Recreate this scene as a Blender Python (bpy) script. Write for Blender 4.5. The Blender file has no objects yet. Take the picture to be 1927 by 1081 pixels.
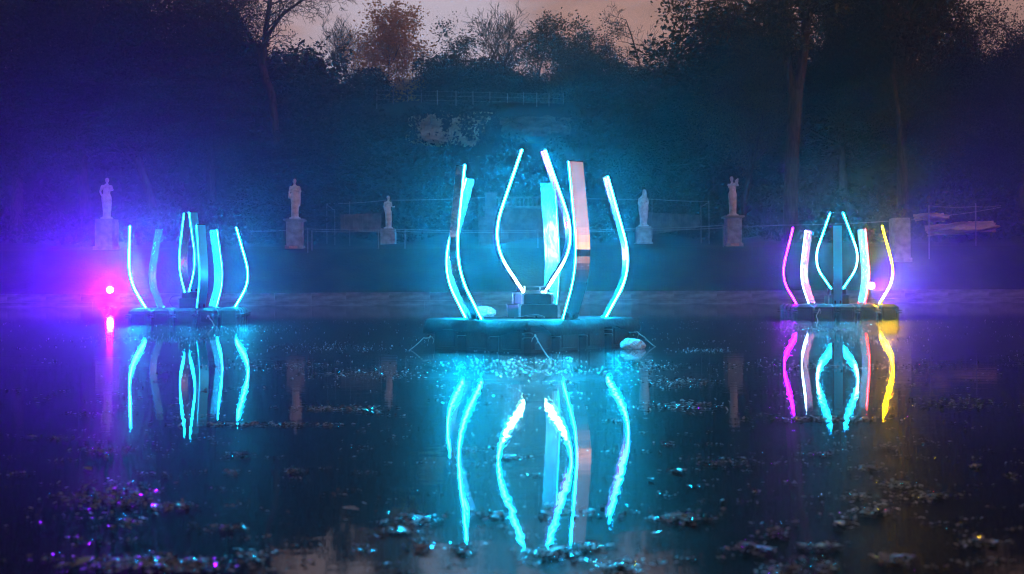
import bpy, bmesh, math, random
import numpy as np
from mathutils import Vector, Matrix, noise

scene = bpy.context.scene
R = math.radians

# ------------------------------------------------------------------ camera
F_PX = 2000.0            # focal length in pixels of a 1927 px wide picture
CAM_H = 0.66
PITCH, ROLL = R(0.186), R(-0.28)
cam_d = bpy.data.cameras.new('camera')
cam = bpy.data.objects.new('camera', cam_d)
scene.collection.objects.link(cam)
cam_d.sensor_width = 36.0
cam_d.lens = 36.0 * F_PX / 1927.0
cam_d.clip_start = 0.05
cam_d.clip_end = 1000.0
cam.matrix_world = Matrix.Translation((0, 0, CAM_H)) @ Matrix.Rotation(R(90) + PITCH, 4, 'X') @ Matrix.Rotation(ROLL, 4, 'Z')
cam_d.dof.use_dof = True
cam_d.dof.focus_distance = 12.5
cam_d.dof.aperture_fstop = 3.2
scene.camera = cam

# ------------------------------------------------------------------ world, sun, exposure
SUN_EL, SUN_AZ = R(3.0), R(128.0)       # the last daylight comes from behind the camera, on the right
world = bpy.data.worlds.new('World'); scene.world = world
world.use_nodes = True
wn = world.node_tree; wn.nodes.clear()
def WN(t, **kw):
    n = wn.nodes.new(t)
    for k, v in kw.items(): setattr(n, k, v)
    return n
w_out = WN('ShaderNodeOutputWorld'); w_bg = WN('ShaderNodeBackground')
w_sky = WN('ShaderNodeTexSky'); w_sky.sky_type = 'NISHITA'; w_sky.sun_disc = False
w_sky.sun_elevation = SUN_EL; w_sky.sun_rotation = SUN_AZ; w_sky.dust_density = 4.0
w_tc = WN('ShaderNodeTexCoord'); w_sep = WN('ShaderNodeSeparateXYZ')
w_ramp = WN('ShaderNodeValToRGB')       # town glow on a thin overcast: warm and pale low down, darker overhead
e = w_ramp.color_ramp.elements
e[0].position = 0.0; e[0].color = (0.66, 0.31, 0.24, 1)
e[1].position = 1.0; e[1].color = (0.020, 0.018, 0.030, 1)
m1 = w_ramp.color_ramp.elements.new(0.25); m1.color = (0.60, 0.275, 0.205, 1)
m2 = w_ramp.color_ramp.elements.new(0.38); m2.color = (0.15, 0.075, 0.068, 1)
w_map = WN('ShaderNodeMapping'); w_map.inputs['Scale'].default_value = (1.6, 1.6, 5.5)
w_map.inputs['Location'].default_value = (0.55, 0.0, 0.35)
w_noise = WN('ShaderNodeTexNoise'); w_noise.inputs['Scale'].default_value = 2.2
w_noise.inputs['Detail'].default_value = 5.0; w_noise.inputs['Roughness'].default_value = 0.55
w_cr = WN('ShaderNodeValToRGB')
w_cr.color_ramp.elements[0].position = 0.42; w_cr.color_ramp.elements[0].color = (0.72, 0.72, 0.76, 1)
w_cr.color_ramp.elements[1].position = 0.72; w_cr.color_ramp.elements[1].color = (1.35, 1.55, 1.75, 1)
w_mul = WN('ShaderNodeMix', data_type='RGBA', blend_type='MULTIPLY'); w_mul.inputs[0].default_value = 1.0
w_ss = WN('ShaderNodeMix', data_type='RGBA', blend_type='MULTIPLY'); w_ss.inputs[0].default_value = 1.0
w_ss.inputs[7].default_value = (0.05, 0.05, 0.05, 1)     # the Nishita sky at a strength of 0.05
w_add = WN('ShaderNodeMix', data_type='RGBA', blend_type='ADD'); w_add.inputs[0].default_value = 1.0
L = wn.links.new
L(w_tc.outputs['Generated'], w_sep.inputs[0]); L(w_sep.outputs['Z'], w_ramp.inputs[0])
L(w_tc.outputs['Generated'], w_map.inputs[0]); L(w_map.outputs[0], w_noise.inputs['Vector'])
L(w_noise.outputs['Fac'], w_cr.inputs[0])
L(w_ramp.outputs[0], w_mul.inputs[6]); L(w_cr.outputs[0], w_mul.inputs[7])
w_dot = WN('ShaderNodeVectorMath', operation='DOT_PRODUCT'); w_dot.inputs[1].default_value = (math.sin(SUN_AZ), math.cos(SUN_AZ), 0.25)
w_az = WN('ShaderNodeMapRange', interpolation_type='SMOOTHSTEP'); w_az.inputs['From Min'].default_value = 0.6; w_az.inputs['From Max'].default_value = 0.95
w_glow = WN('ShaderNodeMix', data_type='RGBA', blend_type='MIX'); w_glow.inputs[6].default_value = (1, 1, 1, 1); w_glow.inputs[7].default_value = (3.1, 1.38, 1.0, 1)
w_mul2 = WN('ShaderNodeMix', data_type='RGBA', blend_type='MULTIPLY'); w_mul2.inputs[0].default_value = 1.0
L(w_tc.outputs['Generated'], w_dot.inputs[0]); L(w_dot.outputs['Value'], w_az.inputs['Value']); L(w_az.outputs[0], w_glow.inputs[0])
L(w_mul.outputs[2], w_mul2.inputs[6]); L(w_glow.outputs[2], w_mul2.inputs[7])
L(w_sky.outputs[0], w_ss.inputs[6])
L(w_mul2.outputs[2], w_add.inputs[6]); L(w_ss.outputs[2], w_add.inputs[7])
w_dist = WN('ShaderNodeVectorMath', operation='DISTANCE'); w_dist.inputs[1].default_value = (-0.035, 0.964, 0.262)
w_warp = WN('ShaderNodeVectorMath', operation='MULTIPLY_ADD'); w_n2 = WN('ShaderNodeTexNoise'); w_n2.inputs['Scale'].default_value = 7.0; w_n2.inputs['Detail'].default_value = 4.0
w_warp.inputs[1].default_value = (0.12, 0.0, 0.07); L(w_map.outputs[0], w_n2.inputs['Vector'])
L(w_n2.outputs['Color'], w_warp.inputs[0]); L(w_tc.outputs['Generated'], w_warp.inputs[2]); L(w_warp.outputs[0], w_dist.inputs[0])
w_cl = WN('ShaderNodeMapRange', interpolation_type='SMOOTHSTEP'); w_cl.inputs['From Min'].default_value = 0.15; w_cl.inputs['From Max'].default_value = 0.04
w_cl.inputs['To Min'].default_value = 0.0; w_cl.inputs['To Max'].default_value = 1.0
L(w_dist.outputs['Value'], w_cl.inputs['Value'])
w_moon = WN('ShaderNodeMix', data_type='RGBA', blend_type='MIX'); w_moon.inputs[7].default_value = (0.74, 0.60, 0.70, 1)   # thin cloud lit by the moon behind it
L(w_cl.outputs[0], w_moon.inputs[0]); L(w_add.outputs[2], w_moon.inputs[6])
L(w_moon.outputs[2], w_bg.inputs['Color']); w_bg.inputs['Strength'].default_value = 0.88
L(w_bg.outputs[0], w_out.inputs['Surface'])

sun_d = bpy.data.lights.new('sun', 'SUN'); sun = bpy.data.objects.new('sun', sun_d)
scene.collection.objects.link(sun)
sun_d.energy = 0.1; sun_d.angle = R(12); sun_d.color = (1.0, 0.62, 0.42)
sd = Vector((math.sin(SUN_AZ) * math.cos(R(24)), math.cos(SUN_AZ) * math.cos(R(24)), math.sin(R(24))))
sun.rotation_euler = sd.to_track_quat('Z', 'Y').to_euler()
sun.location = (0, -20, 20)

scene.view_settings.view_transform = 'Standard'; scene.view_settings.look = 'None'
scene.view_settings.exposure = 0.0; scene.view_settings.gamma = 1.0
scene.view_settings.use_curve_mapping = False
scene.render.engine = 'CYCLES'
cy = scene.cycles
cy.use_denoising = True
try: cy.denoiser = 'OPENIMAGEDENOISE'
except Exception: pass
cy.max_bounces = 6; cy.diffuse_bounces = 2; cy.glossy_bounces = 4; cy.transmission_bounces = 4; cy.volume_bounces = 0
cy.caustics_reflective = False; cy.caustics_refractive = False
cy.sample_clamp_indirect = 6.0; cy.sample_clamp_direct = 0.0
cy.use_light_tree = True
cy.filter_width = 1.0

# ------------------------------------------------------------------ master numbers
HAZE_DENSITY = 0.0026
HAZE_G = 0.92
LED_E = 1200.0
FLOOD_W = 23000.0

# ------------------------------------------------------------------ helpers
COL = scene.collection
def at(px, py, D):
    """the point at depth D (metres along +Y) seen at pixel px,py of the 1927x1081 picture"""
    dx, dy = (px - 963.5), (540.5 - py)
    c, s = math.cos(ROLL), math.sin(ROLL)
    v = Vector((dx / F_PX, dy / F_PX, -1.0))
    v = (Matrix.Rotation(R(90) + PITCH, 3, 'X') @ Matrix.Rotation(ROLL, 3, 'Z')) @ v
    v = v * (D / v.y)
    return Vector((v.x, v.y, v.z + CAM_H))

def mesh_obj(name, verts, faces, mat=None, parent=None, smooth=False, loc=None):
    me = bpy.data.meshes.new(name)
    me.from_pydata([tuple(v) for v in verts], [], faces); me.update()
    if mat is not None:
        for m in (mat if isinstance(mat, (list, tuple)) else [mat]): me.materials.append(m)
    if smooth: me.polygons.foreach_set('use_smooth', [True] * len(me.polygons))
    o = bpy.data.objects.new(name, me); COL.objects.link(o)
    if parent is not None: o.parent = parent
    if loc is not None: o.location = loc
    return o

def share(name, me, parent=None, loc=(0, 0, 0), rot=(0, 0, 0), scl=None):
    o = bpy.data.objects.new(name, me); COL.objects.link(o)
    if parent is not None: o.parent = parent
    o.location = loc; o.rotation_euler = rot
    if scl is not None: o.scale = scl
    return o

def tag(o, label=None, cat=None, group=None, kind=None):
    if label: o['label'] = label
    if cat: o['category'] = cat
    if group: o['group'] = group
    if kind: o['kind'] = kind
    return o

def thing(name, label, cat, loc=(0, 0, 0), rz=0.0, group=None):
    o = bpy.data.objects.new(name, None); COL.objects.link(o)
    o.empty_display_size = 0.2
    o.location = loc; o.rotation_euler = (0, 0, rz)
    return tag(o, label, cat, group)

class MB:
    """collects simple solids into one mesh"""
    def __init__(s): s.v, s.f, s.m = [], [], []
    def add(s, vs, fs, mi=0):
        b = len(s.v); s.v += [tuple(v) for v in vs]
        s.f += [tuple(i + b for i in f) for f in fs]; s.m += [mi] * len(fs)
    def box(s, c, size, rz=0.0, mi=0, bev=0.0):
        hx, hy, hz = size[0] / 2, size[1] / 2, size[2] / 2
        b = min(bev, hx * .9, hy * .9, hz * .9)
        ca, sa = math.cos(rz), math.sin(rz)
        def P(x, y, z): return (c[0] + x * ca - y * sa, c[1] + x * sa + y * ca, c[2] + z)
        if b <= 0:
            vs = [P(x, y, z) for z in (-hz, hz) for x, y in ((-hx, -hy), (hx, -hy), (hx, hy), (-hx, hy))]
            s.add(vs, [(3, 2, 1, 0), (4, 5, 6, 7), (0, 1, 5, 4), (1, 2, 6, 5), (2, 3, 7, 6), (3, 0, 4, 7)], mi)
        else:
            rings = []
            for z, i in ((-hz, b), (-hz + b, 0), (hz - b, 0), (hz, b)):
                x, y = hx - i, hy - i
                k = b
                rings.append([P(-x + k, -y, z), P(x - k, -y, z), P(x, -y + k, z), P(x, y - k, z), P(x - k, y, z), P(-x + k, y, z), P(-x, y - k, z), P(-x, -y + k, z)])
            vs = [p for r in rings for p in r]; fs = []
            for r in range(3):
                for i in range(8):
                    j = (i + 1) % 8; fs.append((r * 8 + i, r * 8 + j, (r + 1) * 8 + j, (r + 1) * 8 + i))
            fs.append(tuple(range(7, -1, -1))); fs.append(tuple(range(24, 32)))
            s.add(vs, fs, mi)
    def tube(s, pts, rad, n=8, mi=0, caps=True):
        pts = [Vector(p) for p in pts]
        rads = rad if isinstance(rad, (list, tuple)) else [rad] * len(pts)
        vs, fs = [], []
        up = None
        for i, p in enumerate(pts):
            d = (pts[min(i + 1, len(pts) - 1)] - pts[max(i - 1, 0)])
            if d.length < 1e-9: d = Vector((0, 0, 1))
            d.normalize()
            if up is None:
                up = d.orthogonal().normalized()
            up = (up - d * up.dot(d))
            if up.length < 1e-6: up = d.orthogonal()
            up.normalize(); w = d.cross(up)
            for k in range(n):
                a = 2 * math.pi * k / n
                vs.append(p + (up * math.cos(a) + w * math.sin(a)) * rads[i])
        for i in range(len(pts) - 1):
            for k in range(n):
                j = (k + 1) % n
                fs.append((i * n + k, i * n + j, (i + 1) * n + j, (i + 1) * n + k))
        if caps:
            fs.append(tuple(range(n - 1, -1, -1))); fs.append(tuple(range((len(pts) - 1) * n, len(pts) * n)))
        s.add(vs, fs, mi)
    def lathe(s, prof, c=(0, 0, 0), n=16, mi=0):
        vs, fs = [], []
        for r, z in prof:
            for k in range(n):
                a = 2 * math.pi * k / n; vs.append((c[0] + r * math.cos(a), c[1] + r * math.sin(a), c[2] + z))
        for i in range(len(prof) - 1):
            for k in range(n):
                j = (k + 1) % n; fs.append((i * n + k, i * n + j, (i + 1) * n + j, (i + 1) * n + k))
        fs.append(tuple(range(n - 1, -1, -1))); fs.append(tuple(range((len(prof) - 1) * n, len(prof) * n)))
        s.add(vs, fs, mi)
    def ball(s, c, r, n=10, m=7, mi=0):
        rx, ry, rz = r if isinstance(r, (tuple, list)) else (r, r, r)
        vs = [(c[0], c[1], c[2] - rz)]; fs = []
        for i in range(1, m):
            t = -math.pi / 2 + math.pi * i / m
            for k in range(n):
                a = 2 * math.pi * k / n
                vs.append((c[0] + rx * math.cos(t) * math.cos(a), c[1] + ry * math.cos(t) * math.sin(a), c[2] + rz * math.sin(t)))
        vs.append((c[0], c[1], c[2] + rz)); last = len(vs) - 1
        for k in range(n): fs.append((0, 1 + (k + 1) % n, 1 + k))
        for i in range(m - 2):
            for k in range(n):
                j = (k + 1) % n; fs.append((1 + i * n + k, 1 + i * n + j, 1 + (i + 1) * n + j, 1 + (i + 1) * n + k))
        for k in range(n): fs.append((last, 1 + (m - 2) * n + k, 1 + (m - 2) * n + (k + 1) % n))
        s.add(vs, fs, mi)
    def build(s, name, mat, parent=None, smooth=False, loc=None):
        o = mesh_obj(name, s.v, s.f, mat, parent, smooth, loc)
        if any(s.m): o.data.polygons.foreach_set('material_index', s.m)
        return o

# ------------------------------------------------------------------ materials
def new_mat(name):
    m = bpy.data.materials.new(name); m.use_nodes = True
    nt = m.node_tree; b = nt.nodes['Principled BSDF']
    return m, nt, b
def noise_mat(name, c1, c2, scale=4.0, rough=0.8, bump=0.0, bscale=None, detail=6, metal=0.0, spec=0.5, coat=0.0, stretch=None, lo=0.35, hi=0.65):
    m, nt, b = new_mat(name)
    tc = nt.nodes.new('ShaderNodeTexCoord'); src = tc.outputs['Object']
    if stretch:
        mp = nt.nodes.new('ShaderNodeMapping'); mp.inputs['Scale'].default_value = stretch
        nt.links.new(src, mp.inputs[0]); src = mp.outputs[0]
    n = nt.nodes.new('ShaderNodeTexNoise'); n.inputs['Scale'].default_value = scale; n.inputs['Detail'].default_value = detail
    nt.links.new(src, n.inputs['Vector'])
    r = nt.nodes.new('ShaderNodeValToRGB')
    r.color_ramp.elements[0].position = lo; r.color_ramp.elements[0].color = (*c1, 1)
    r.color_ramp.elements[1].position = hi; r.color_ramp.elements[1].color = (*c2, 1)
    nt.links.new(n.outputs['Fac'], r.inputs[0]); nt.links.new(r.outputs[0], b.inputs['Base Color'])
    b.inputs['Roughness'].default_value = rough; b.inputs['Metallic'].default_value = metal
    b.inputs['Specular IOR Level'].default_value = spec; b.inputs['Coat Weight'].default_value = coat
    if bump:
        n2 = nt.nodes.new('ShaderNodeTexNoise'); n2.inputs['Scale'].default_value = bscale or scale * 4; n2.inputs['Detail'].default_value = 4
        nt.links.new(src, n2.inputs['Vector'])
        bp = nt.nodes.new('ShaderNodeBump'); bp.inputs['Strength'].default_value = bump; bp.inputs['Distance'].default_value = 0.05
        nt.links.new(n2.outputs['Fac'], bp.inputs['Height']); nt.links.new(bp.outputs[0], b.inputs['Normal'])
    return m

M = {}
M['stone'] = noise_mat('weathered_stone', (0.15, 0.158, 0.165), (0.30, 0.315, 0.33), 3.0, 0.85, 0.4, 20)
M['statue'] = noise_mat('weathered_marble', (0.29, 0.31, 0.33), (0.55, 0.585, 0.615), 5.0, 0.7, 0.3, 30, lo=0.3, hi=0.6)
M['plaque'] = noise_mat('red_plaque', (0.42, 0.20, 0.17), (0.55, 0.33, 0.30), 30.0, 0.6)
M['coping'] = noise_mat('pool_stone', (0.065, 0.073, 0.08), (0.165, 0.18, 0.195), 1.6, 0.75, 0.5, 14, stretch=(1, 1, 4))
M['grass'] = noise_mat('lawn', (0.010, 0.015, 0.007), (0.026, 0.032, 0.013), 0.7, 0.9, 0.8, 9, spec=0.2)
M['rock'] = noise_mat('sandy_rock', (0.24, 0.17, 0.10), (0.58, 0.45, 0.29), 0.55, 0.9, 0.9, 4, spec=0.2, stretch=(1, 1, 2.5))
M['dark_rock'] = noise_mat('darkened_outcrop_rock', (0.04, 0.05, 0.03), (0.13, 0.12, 0.09), 0.7, 0.9, 0.9, 4, spec=0.2, stretch=(1, 1, 3))  # rock colour darkened to keep the outcrop dim
M['far_stone'] = noise_mat('dark_weathered_stone', (0.045, 0.045, 0.042), (0.12, 0.118, 0.11), 2.0, 0.85, 0.4, 12)
M['bark'] = noise_mat('bark', (0.025, 0.020, 0.015), (0.075, 0.062, 0.050), 3.0, 0.95, 0.6, 12, spec=0.2, stretch=(3, 3, .6))
M['twig'] = noise_mat('twigs', (0.028, 0.022, 0.018), (0.06, 0.045, 0.035), 2.0, 0.95, spec=0.2)
def leaf_mat(name, c1, c2, c3):
    m, nt, b = new_mat(name)
    at_ = nt.nodes.new('ShaderNodeAttribute'); at_.attribute_name = 'tone'
    r = nt.nodes.new('ShaderNodeValToRGB')
    r.color_ramp.elements[0].color = (*c1, 1); r.color_ramp.elements[1].color = (*c3, 1)
    k = r.color_ramp.elements.new(0.5); k.color = (*c2, 1)
    nt.links.new(at_.outputs['Fac'], r.inputs[0]); nt.links.new(r.outputs[0], b.inputs['Base Color'])
    b.inputs['Roughness'].default_value = 0.65; b.inputs['Specular IOR Level'].default_value = 0.25
    return m
M['leaf_dark'] = leaf_mat('dark_leaves', (0.006, 0.009, 0.005), (0.017, 0.022, 0.010), (0.036, 0.038, 0.015))
M['leaf_rust'] = leaf_mat('rust_brown_leaves', (0.012, 0.007, 0.004), (0.034, 0.016, 0.008), (0.062, 0.031, 0.013))
M['leaf_gold'] = leaf_mat('golden_brown_leaves', (0.10, 0.05, 0.008), (0.33, 0.17, 0.025), (0.55, 0.31, 0.05))
def translucent_leaf(m, col, f):
    nt = m.node_tree; tr = nt.nodes.new('ShaderNodeBsdfTranslucent'); tr.inputs['Color'].default_value = (*col, 1)
    mx = nt.nodes.new('ShaderNodeMixShader'); mx.inputs[0].default_value = f
    nt.links.new(nt.nodes['Principled BSDF'].outputs[0], mx.inputs[1]); nt.links.new(tr.outputs[0], mx.inputs[2]); nt.links.new(mx.outputs[0], nt.nodes['Material Output'].inputs['Surface'])
translucent_leaf(M['leaf_gold'], (.85, .52, .08), .5)
M['leaf_olive'] = leaf_mat('olive_leaves', (0.022, 0.028, 0.010), (0.055, 0.060, 0.020), (0.12, 0.105, 0.035))
M['black_plastic'] = noise_mat('black_dock_plastic', (0.004, 0.0045, 0.005), (0.013, 0.014, 0.015), 6.0, 0.5, 0.15, 60, spec=0.3)
M['case'] = noise_mat('black_case', (0.003, 0.003, 0.0035), (0.008, 0.008, 0.009), 8.0, 0.55, spec=0.2)
M['alu'] = noise_mat('aluminium_edging', (0.10, 0.10, 0.12), (0.18, 0.18, 0.20), 20.0, 0.4, metal=1.0)
M['tarp'] = noise_mat('grey_tarpaulin', (0.005, 0.0055, 0.0055), (0.020, 0.021, 0.021), 3.0, 0.8, 0.5, 9, spec=0.3)
M['rope'] = noise_mat('pale_rope', (0.22, 0.21, 0.19), (0.36, 0.34, 0.30), 60.0, 0.9, 0.5, 200)
M['wire'] = noise_mat('barrier_rope', (0.16, 0.17, 0.18), (0.26, 0.27, 0.28), 20.0, 0.8)
M['iron'] = noise_mat('grey_post', (0.10, 0.11, 0.12), (0.18, 0.19, 0.20), 12.0, 0.6)
M['cable'] = noise_mat('black_cable', (0.010, 0.010, 0.011), (0.020, 0.020, 0.022), 30.0, 0.45)
M['dark'] = noise_mat('dark_lip', (0.02, 0.02, 0.022), (0.035, 0.035, 0.04), 20.0, 0.4)

def plastic_mat():
    m, nt, b = new_mat('crumpled_clear_plastic')
    b.inputs['Base Color'].default_value = (0.55, 0.6, 0.6, 1); b.inputs['Roughness'].default_value = 0.25
    b.inputs['Transmission Weight'].default_value = 0.35; b.inputs['IOR'].default_value = 1.3
    v = nt.nodes.new('ShaderNodeTexVoronoi'); v.inputs['Scale'].default_value = 26.0
    bp = nt.nodes.new('ShaderNodeBump'); bp.inputs['Strength'].default_value = 0.9; bp.inputs['Distance'].default_value = 0.02
    tc = nt.nodes.new('ShaderNodeTexCoord'); nt.links.new(tc.outputs['Object'], v.inputs['Vector'])
    nt.links.new(v.outputs['Distance'], bp.inputs['Height']); nt.links.new(bp.outputs[0], b.inputs['Normal'])
    return m
M['plastic'] = plastic_mat()

def mirror_mat():
    m, nt, b = new_mat('mirror_acrylic')
    b.inputs['Base Color'].default_value = (0.74, 0.62, 0.59, 1); b.inputs['Metallic'].default_value = 1.0
    b.inputs['Roughness'].default_value = 0.035
    n = nt.nodes.new('ShaderNodeTexNoise'); n.inputs['Scale'].default_value = 2.5; n.inputs['Detail'].default_value = 1
    tc = nt.nodes.new('ShaderNodeTexCoord'); nt.links.new(tc.outputs['Object'], n.inputs['Vector'])
    bp = nt.nodes.new('ShaderNodeBump'); bp.inputs['Strength'].default_value = 0.06; bp.inputs['Distance'].default_value = 0.05
    nt.links.new(n.outputs['Fac'], bp.inputs['Height']); nt.links.new(bp.outputs[0], b.inputs['Normal'])
    return m
M['mirror'] = mirror_mat()
M['satin'] = mirror_mat(); M['satin'].name = 'satin_cyan_mirror'; M['satin'].node_tree.nodes['Principled BSDF'].inputs['Roughness'].default_value = .42; M['satin'].node_tree.nodes['Principled BSDF'].inputs['Base Color'].default_value = (.05, .50, .62, 1)  # blurred mirror skin with cyan put into its base colour

def foil_mat():
    m, nt, b = new_mat('iridescent_foil')
    tc = nt.nodes.new('ShaderNodeTexCoord')
    mp = nt.nodes.new('ShaderNodeMapping'); mp.inputs['Scale'].default_value = (2.2, 2.2, 0.8)
    n = nt.nodes.new('ShaderNodeTexNoise'); n.inputs['Scale'].default_value = 2.6; n.inputs['Detail'].default_value = 2.5
    n.inputs['Distortion'].default_value = 1.6
    r = nt.nodes.new('ShaderNodeValToRGB'); cr = r.color_ramp
    cr.elements[0].position = 0.25; cr.elements[0].color = (0.80, 0.82, 0.95, 1)
    cr.elements[1].position = 0.80; cr.elements[1].color = (0.62, 0.75, 0.95, 1)
    for p, c in ((0.36, (0.45, 0.55, 0.95)), (0.42, (0.80, 0.88, 0.95)), (0.47, (0.35, 0.85, 0.75)), (0.52, (0.85, 0.90, 0.95)), (0.57, (0.90, 0.50, 0.80)), (0.62, (0.85, 0.85, 0.95)), (0.68, (0.40, 0.90, 0.60))):
        k = cr.elements.new(p); k.color = (*c, 1)
    nt.links.new(tc.outputs['Object'], mp.inputs[0]); nt.links.new(mp.outputs[0], n.inputs['Vector'])
    nt.links.new(n.outputs['Fac'], r.inputs[0]); nt.links.new(r.outputs[0], b.inputs['Base Color'])
    b.inputs['Metallic'].default_value = 0.75; b.inputs['Roughness'].default_value = 0.24
    hs = nt.nodes.new('ShaderNodeHueSaturation'); hs.inputs['Value'].default_value = 0.55; hs.inputs['Saturation'].default_value = 1.35
    nt.links.new(r.outputs[0], hs.inputs['Color']); nt.links.new(hs.outputs[0], b.inputs['Base Color'])
    bp = nt.nodes.new('ShaderNodeBump'); bp.inputs['Strength'].default_value = 0.35; bp.inputs['Distance'].default_value = 0.04
    nt.links.new(n.outputs['Fac'], bp.inputs['Height']); nt.links.new(bp.outputs[0], b.inputs['Normal'])
    return m
M['foil'] = foil_mat()

def led_mat():
    m, nt, b = new_mat('led_strip'); nt.nodes.remove(b)
    a = nt.nodes.new('ShaderNodeAttribute'); a.attribute_name = 'led'
    em = nt.nodes.new('ShaderNodeEmission'); em.inputs['Strength'].default_value = LED_E
    nt.links.new(a.outputs['Color'], em.inputs['Color'])
    nt.links.new(em.outputs[0], nt.nodes['Material Output'].inputs['Surface'])
    return m
M['led'] = led_mat()

def water_mat():
    m, nt, b = new_mat('still_pond_water')
    b.inputs['Base Color'].default_value = (0.003, 0.006, 0.008, 1)
    b.inputs['Roughness'].default_value = 0.028; b.inputs['IOR'].default_value = 1.333
    film = nt.nodes.new('ShaderNodeBsdfPrincipled')                 # a dull film of dust and fine ripples on part of the surface
    film.inputs['Base Color'].default_value = (0.003, 0.006, 0.008, 1); film.inputs['Roughness'].default_value = 0.42; film.inputs['IOR'].default_value = 1.333
    mixs = nt.nodes.new('ShaderNodeMixShader'); mixs.inputs[0].default_value = 0.16
    nt.links.new(b.outputs[0], mixs.inputs[1]); nt.links.new(film.outputs[0], mixs.inputs[2])
    nt.links.new(mixs.outputs[0], nt.nodes['Material Output'].inputs['Surface'])
    tc = nt.nodes.new('ShaderNodeTexCoord')
    mp = nt.nodes.new('ShaderNodeMapping'); mp.inputs['Scale'].default_value = (1.0, 2.6, 1.0)
    n = nt.nodes.new('ShaderNodeTexNoise'); n.inputs['Scale'].default_value = 2.4; n.inputs['Detail'].default_value = 3
    n2 = nt.nodes.new('ShaderNodeTexNoise'); n2.inputs['Scale'].default_value = 38.0; n2.inputs['Detail'].default_value = 2
    mx = nt.nodes.new('ShaderNodeMath'); mx.operation = 'MULTIPLY_ADD'; mx.inputs[1].default_value = 0.035
    nt.links.new(tc.outputs['Object'], mp.inputs[0]); nt.links.new(mp.outputs[0], n.inputs['Vector']); nt.links.new(tc.outputs['Object'], n2.inputs['Vector'])
    nt.links.new(n2.outputs['Fac'], mx.inputs[0]); nt.links.new(n.outputs['Fac'], mx.inputs[2])
    bp = nt.nodes.new('ShaderNodeBump'); bp.inputs['Strength'].default_value = 0.07; bp.inputs['Distance'].default_value = 0.012
    nt.links.new(mx.outputs[0], bp.inputs['Height']); nt.links.new(bp.outputs[0], b.inputs['Normal'])
    return m
M['water'] = water_mat()

def litter_mat():
    m, nt, b = new_mat('wet_leaf_litter')
    a = nt.nodes.new('ShaderNodeAttribute'); a.attribute_name = 'tone'
    r = nt.nodes.new('ShaderNodeValToRGB')
    r.color_ramp.elements[0].color = (0.15, 0.17, 0.19, 1); r.color_ramp.elements[1].color = (0.50, 0.56, 0.60, 1)  # cool tint put into the leaf colour to offset the warm sky reflection
    nt.links.new(a.outputs['Fac'], r.inputs[0]); nt.links.new(r.outputs[0], b.inputs['Base Color'])
    b.inputs['Specular IOR Level'].default_value = 1.0
    rr = nt.nodes.new('ShaderNodeValToRGB'); rr.color_ramp.elements[0].position = .45; rr.color_ramp.elements[0].color = (.13, .13, .13, 1)
    rr.color_ramp.elements[1].position = .55; rr.color_ramp.elements[1].color = (.36, .36, .36, 1)
    nt.links.new(a.outputs['Fac'], rr.inputs[0]); nt.links.new(rr.outputs[0], b.inputs['Roughness'])
    b.inputs['Specular IOR Level'].default_value = 0.8; b.inputs['Metallic'].default_value = 0.8      # wet, glassy film over the leaf
    tr = nt.nodes.new('ShaderNodeBsdfTranslucent'); tr.inputs['Color'].default_value = (.34, .32, .26, 1)
    mx = nt.nodes.new('ShaderNodeMixShader'); mx.inputs[0].default_value = .06
    nt.links.new(b.outputs[0], mx.inputs[1]); nt.links.new(tr.outputs[0], mx.inputs[2]); nt.links.new(mx.outputs[0], nt.nodes['Material Output'].inputs['Surface'])
    return m
M['litter'] = litter_mat()

# ------------------------------------------------------------------ terrain
PROF = [(-200, .35), (-1.6, .35), (-1.2, -.9), (49.2, -.9), (49.7, .585), (50.4, .62), (51.2, .85), (54.2, 2.80), (57, 3.02), (68, 3.6), (76, 4.4), (84, 9.4), (90, 13.8), (96, 17.6), (104, 18.6), (150, 19.2), (300, 19.0)]
PD = np.array([p[0] for p in PROF]); PZ = np.array([p[1] for p in PROF])
def ground_z(x, y):
    x = np.asarray(x, float); y = np.asarray(y, float)
    t = np.clip((np.abs(x) - 13) / 20, 0, 1); t = t * t * (3 - 2 * t)
    s = np.clip((y - 56) / 10, 0, 1)
    yy = y + 11 * t * s
    z = np.interp(yy, PD, PZ)
    z = z + s * .35 * np.sin(x * .7 + y * .31) * np.sin(y * .43 - x * .17)
    return z
def gz(x, y): return float(ground_z(x, y))

xs = np.unique(np.concatenate([np.linspace(-138, -50, 23), np.linspace(-50, 50, 101), np.linspace(50, 138, 23)]))
ys = np.unique(np.concatenate([np.linspace(-38, -2, 10), [-1.6, -1.2, 49.2, 49.7], np.linspace(5, 45, 9), np.linspace(50, 110, 94), np.linspace(111, 158, 16)]))
X, Y = np.meshgrid(xs, ys); Z = ground_z(X, Y)
nx, ny = len(xs), len(ys)
gv = np.stack([X.ravel(), Y.ravel(), Z.ravel()], 1).tolist()
gf = [(j * nx + i, j * nx + i + 1, (j + 1) * nx + i + 1, (j + 1) * nx + i) for j in range(ny - 1) for i in range(nx - 1)]
tag(mesh_obj('ground', gv, gf, M['grass'], smooth=True), kind='structure')
tag(mesh_obj('pond_water', [(-137, -1.45, 0), (137, -1.45, 0), (137, 49.4, 0), (-137, 49.4, 0)], [(0, 1, 2, 3)], M['water']), kind='structure')

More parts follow.
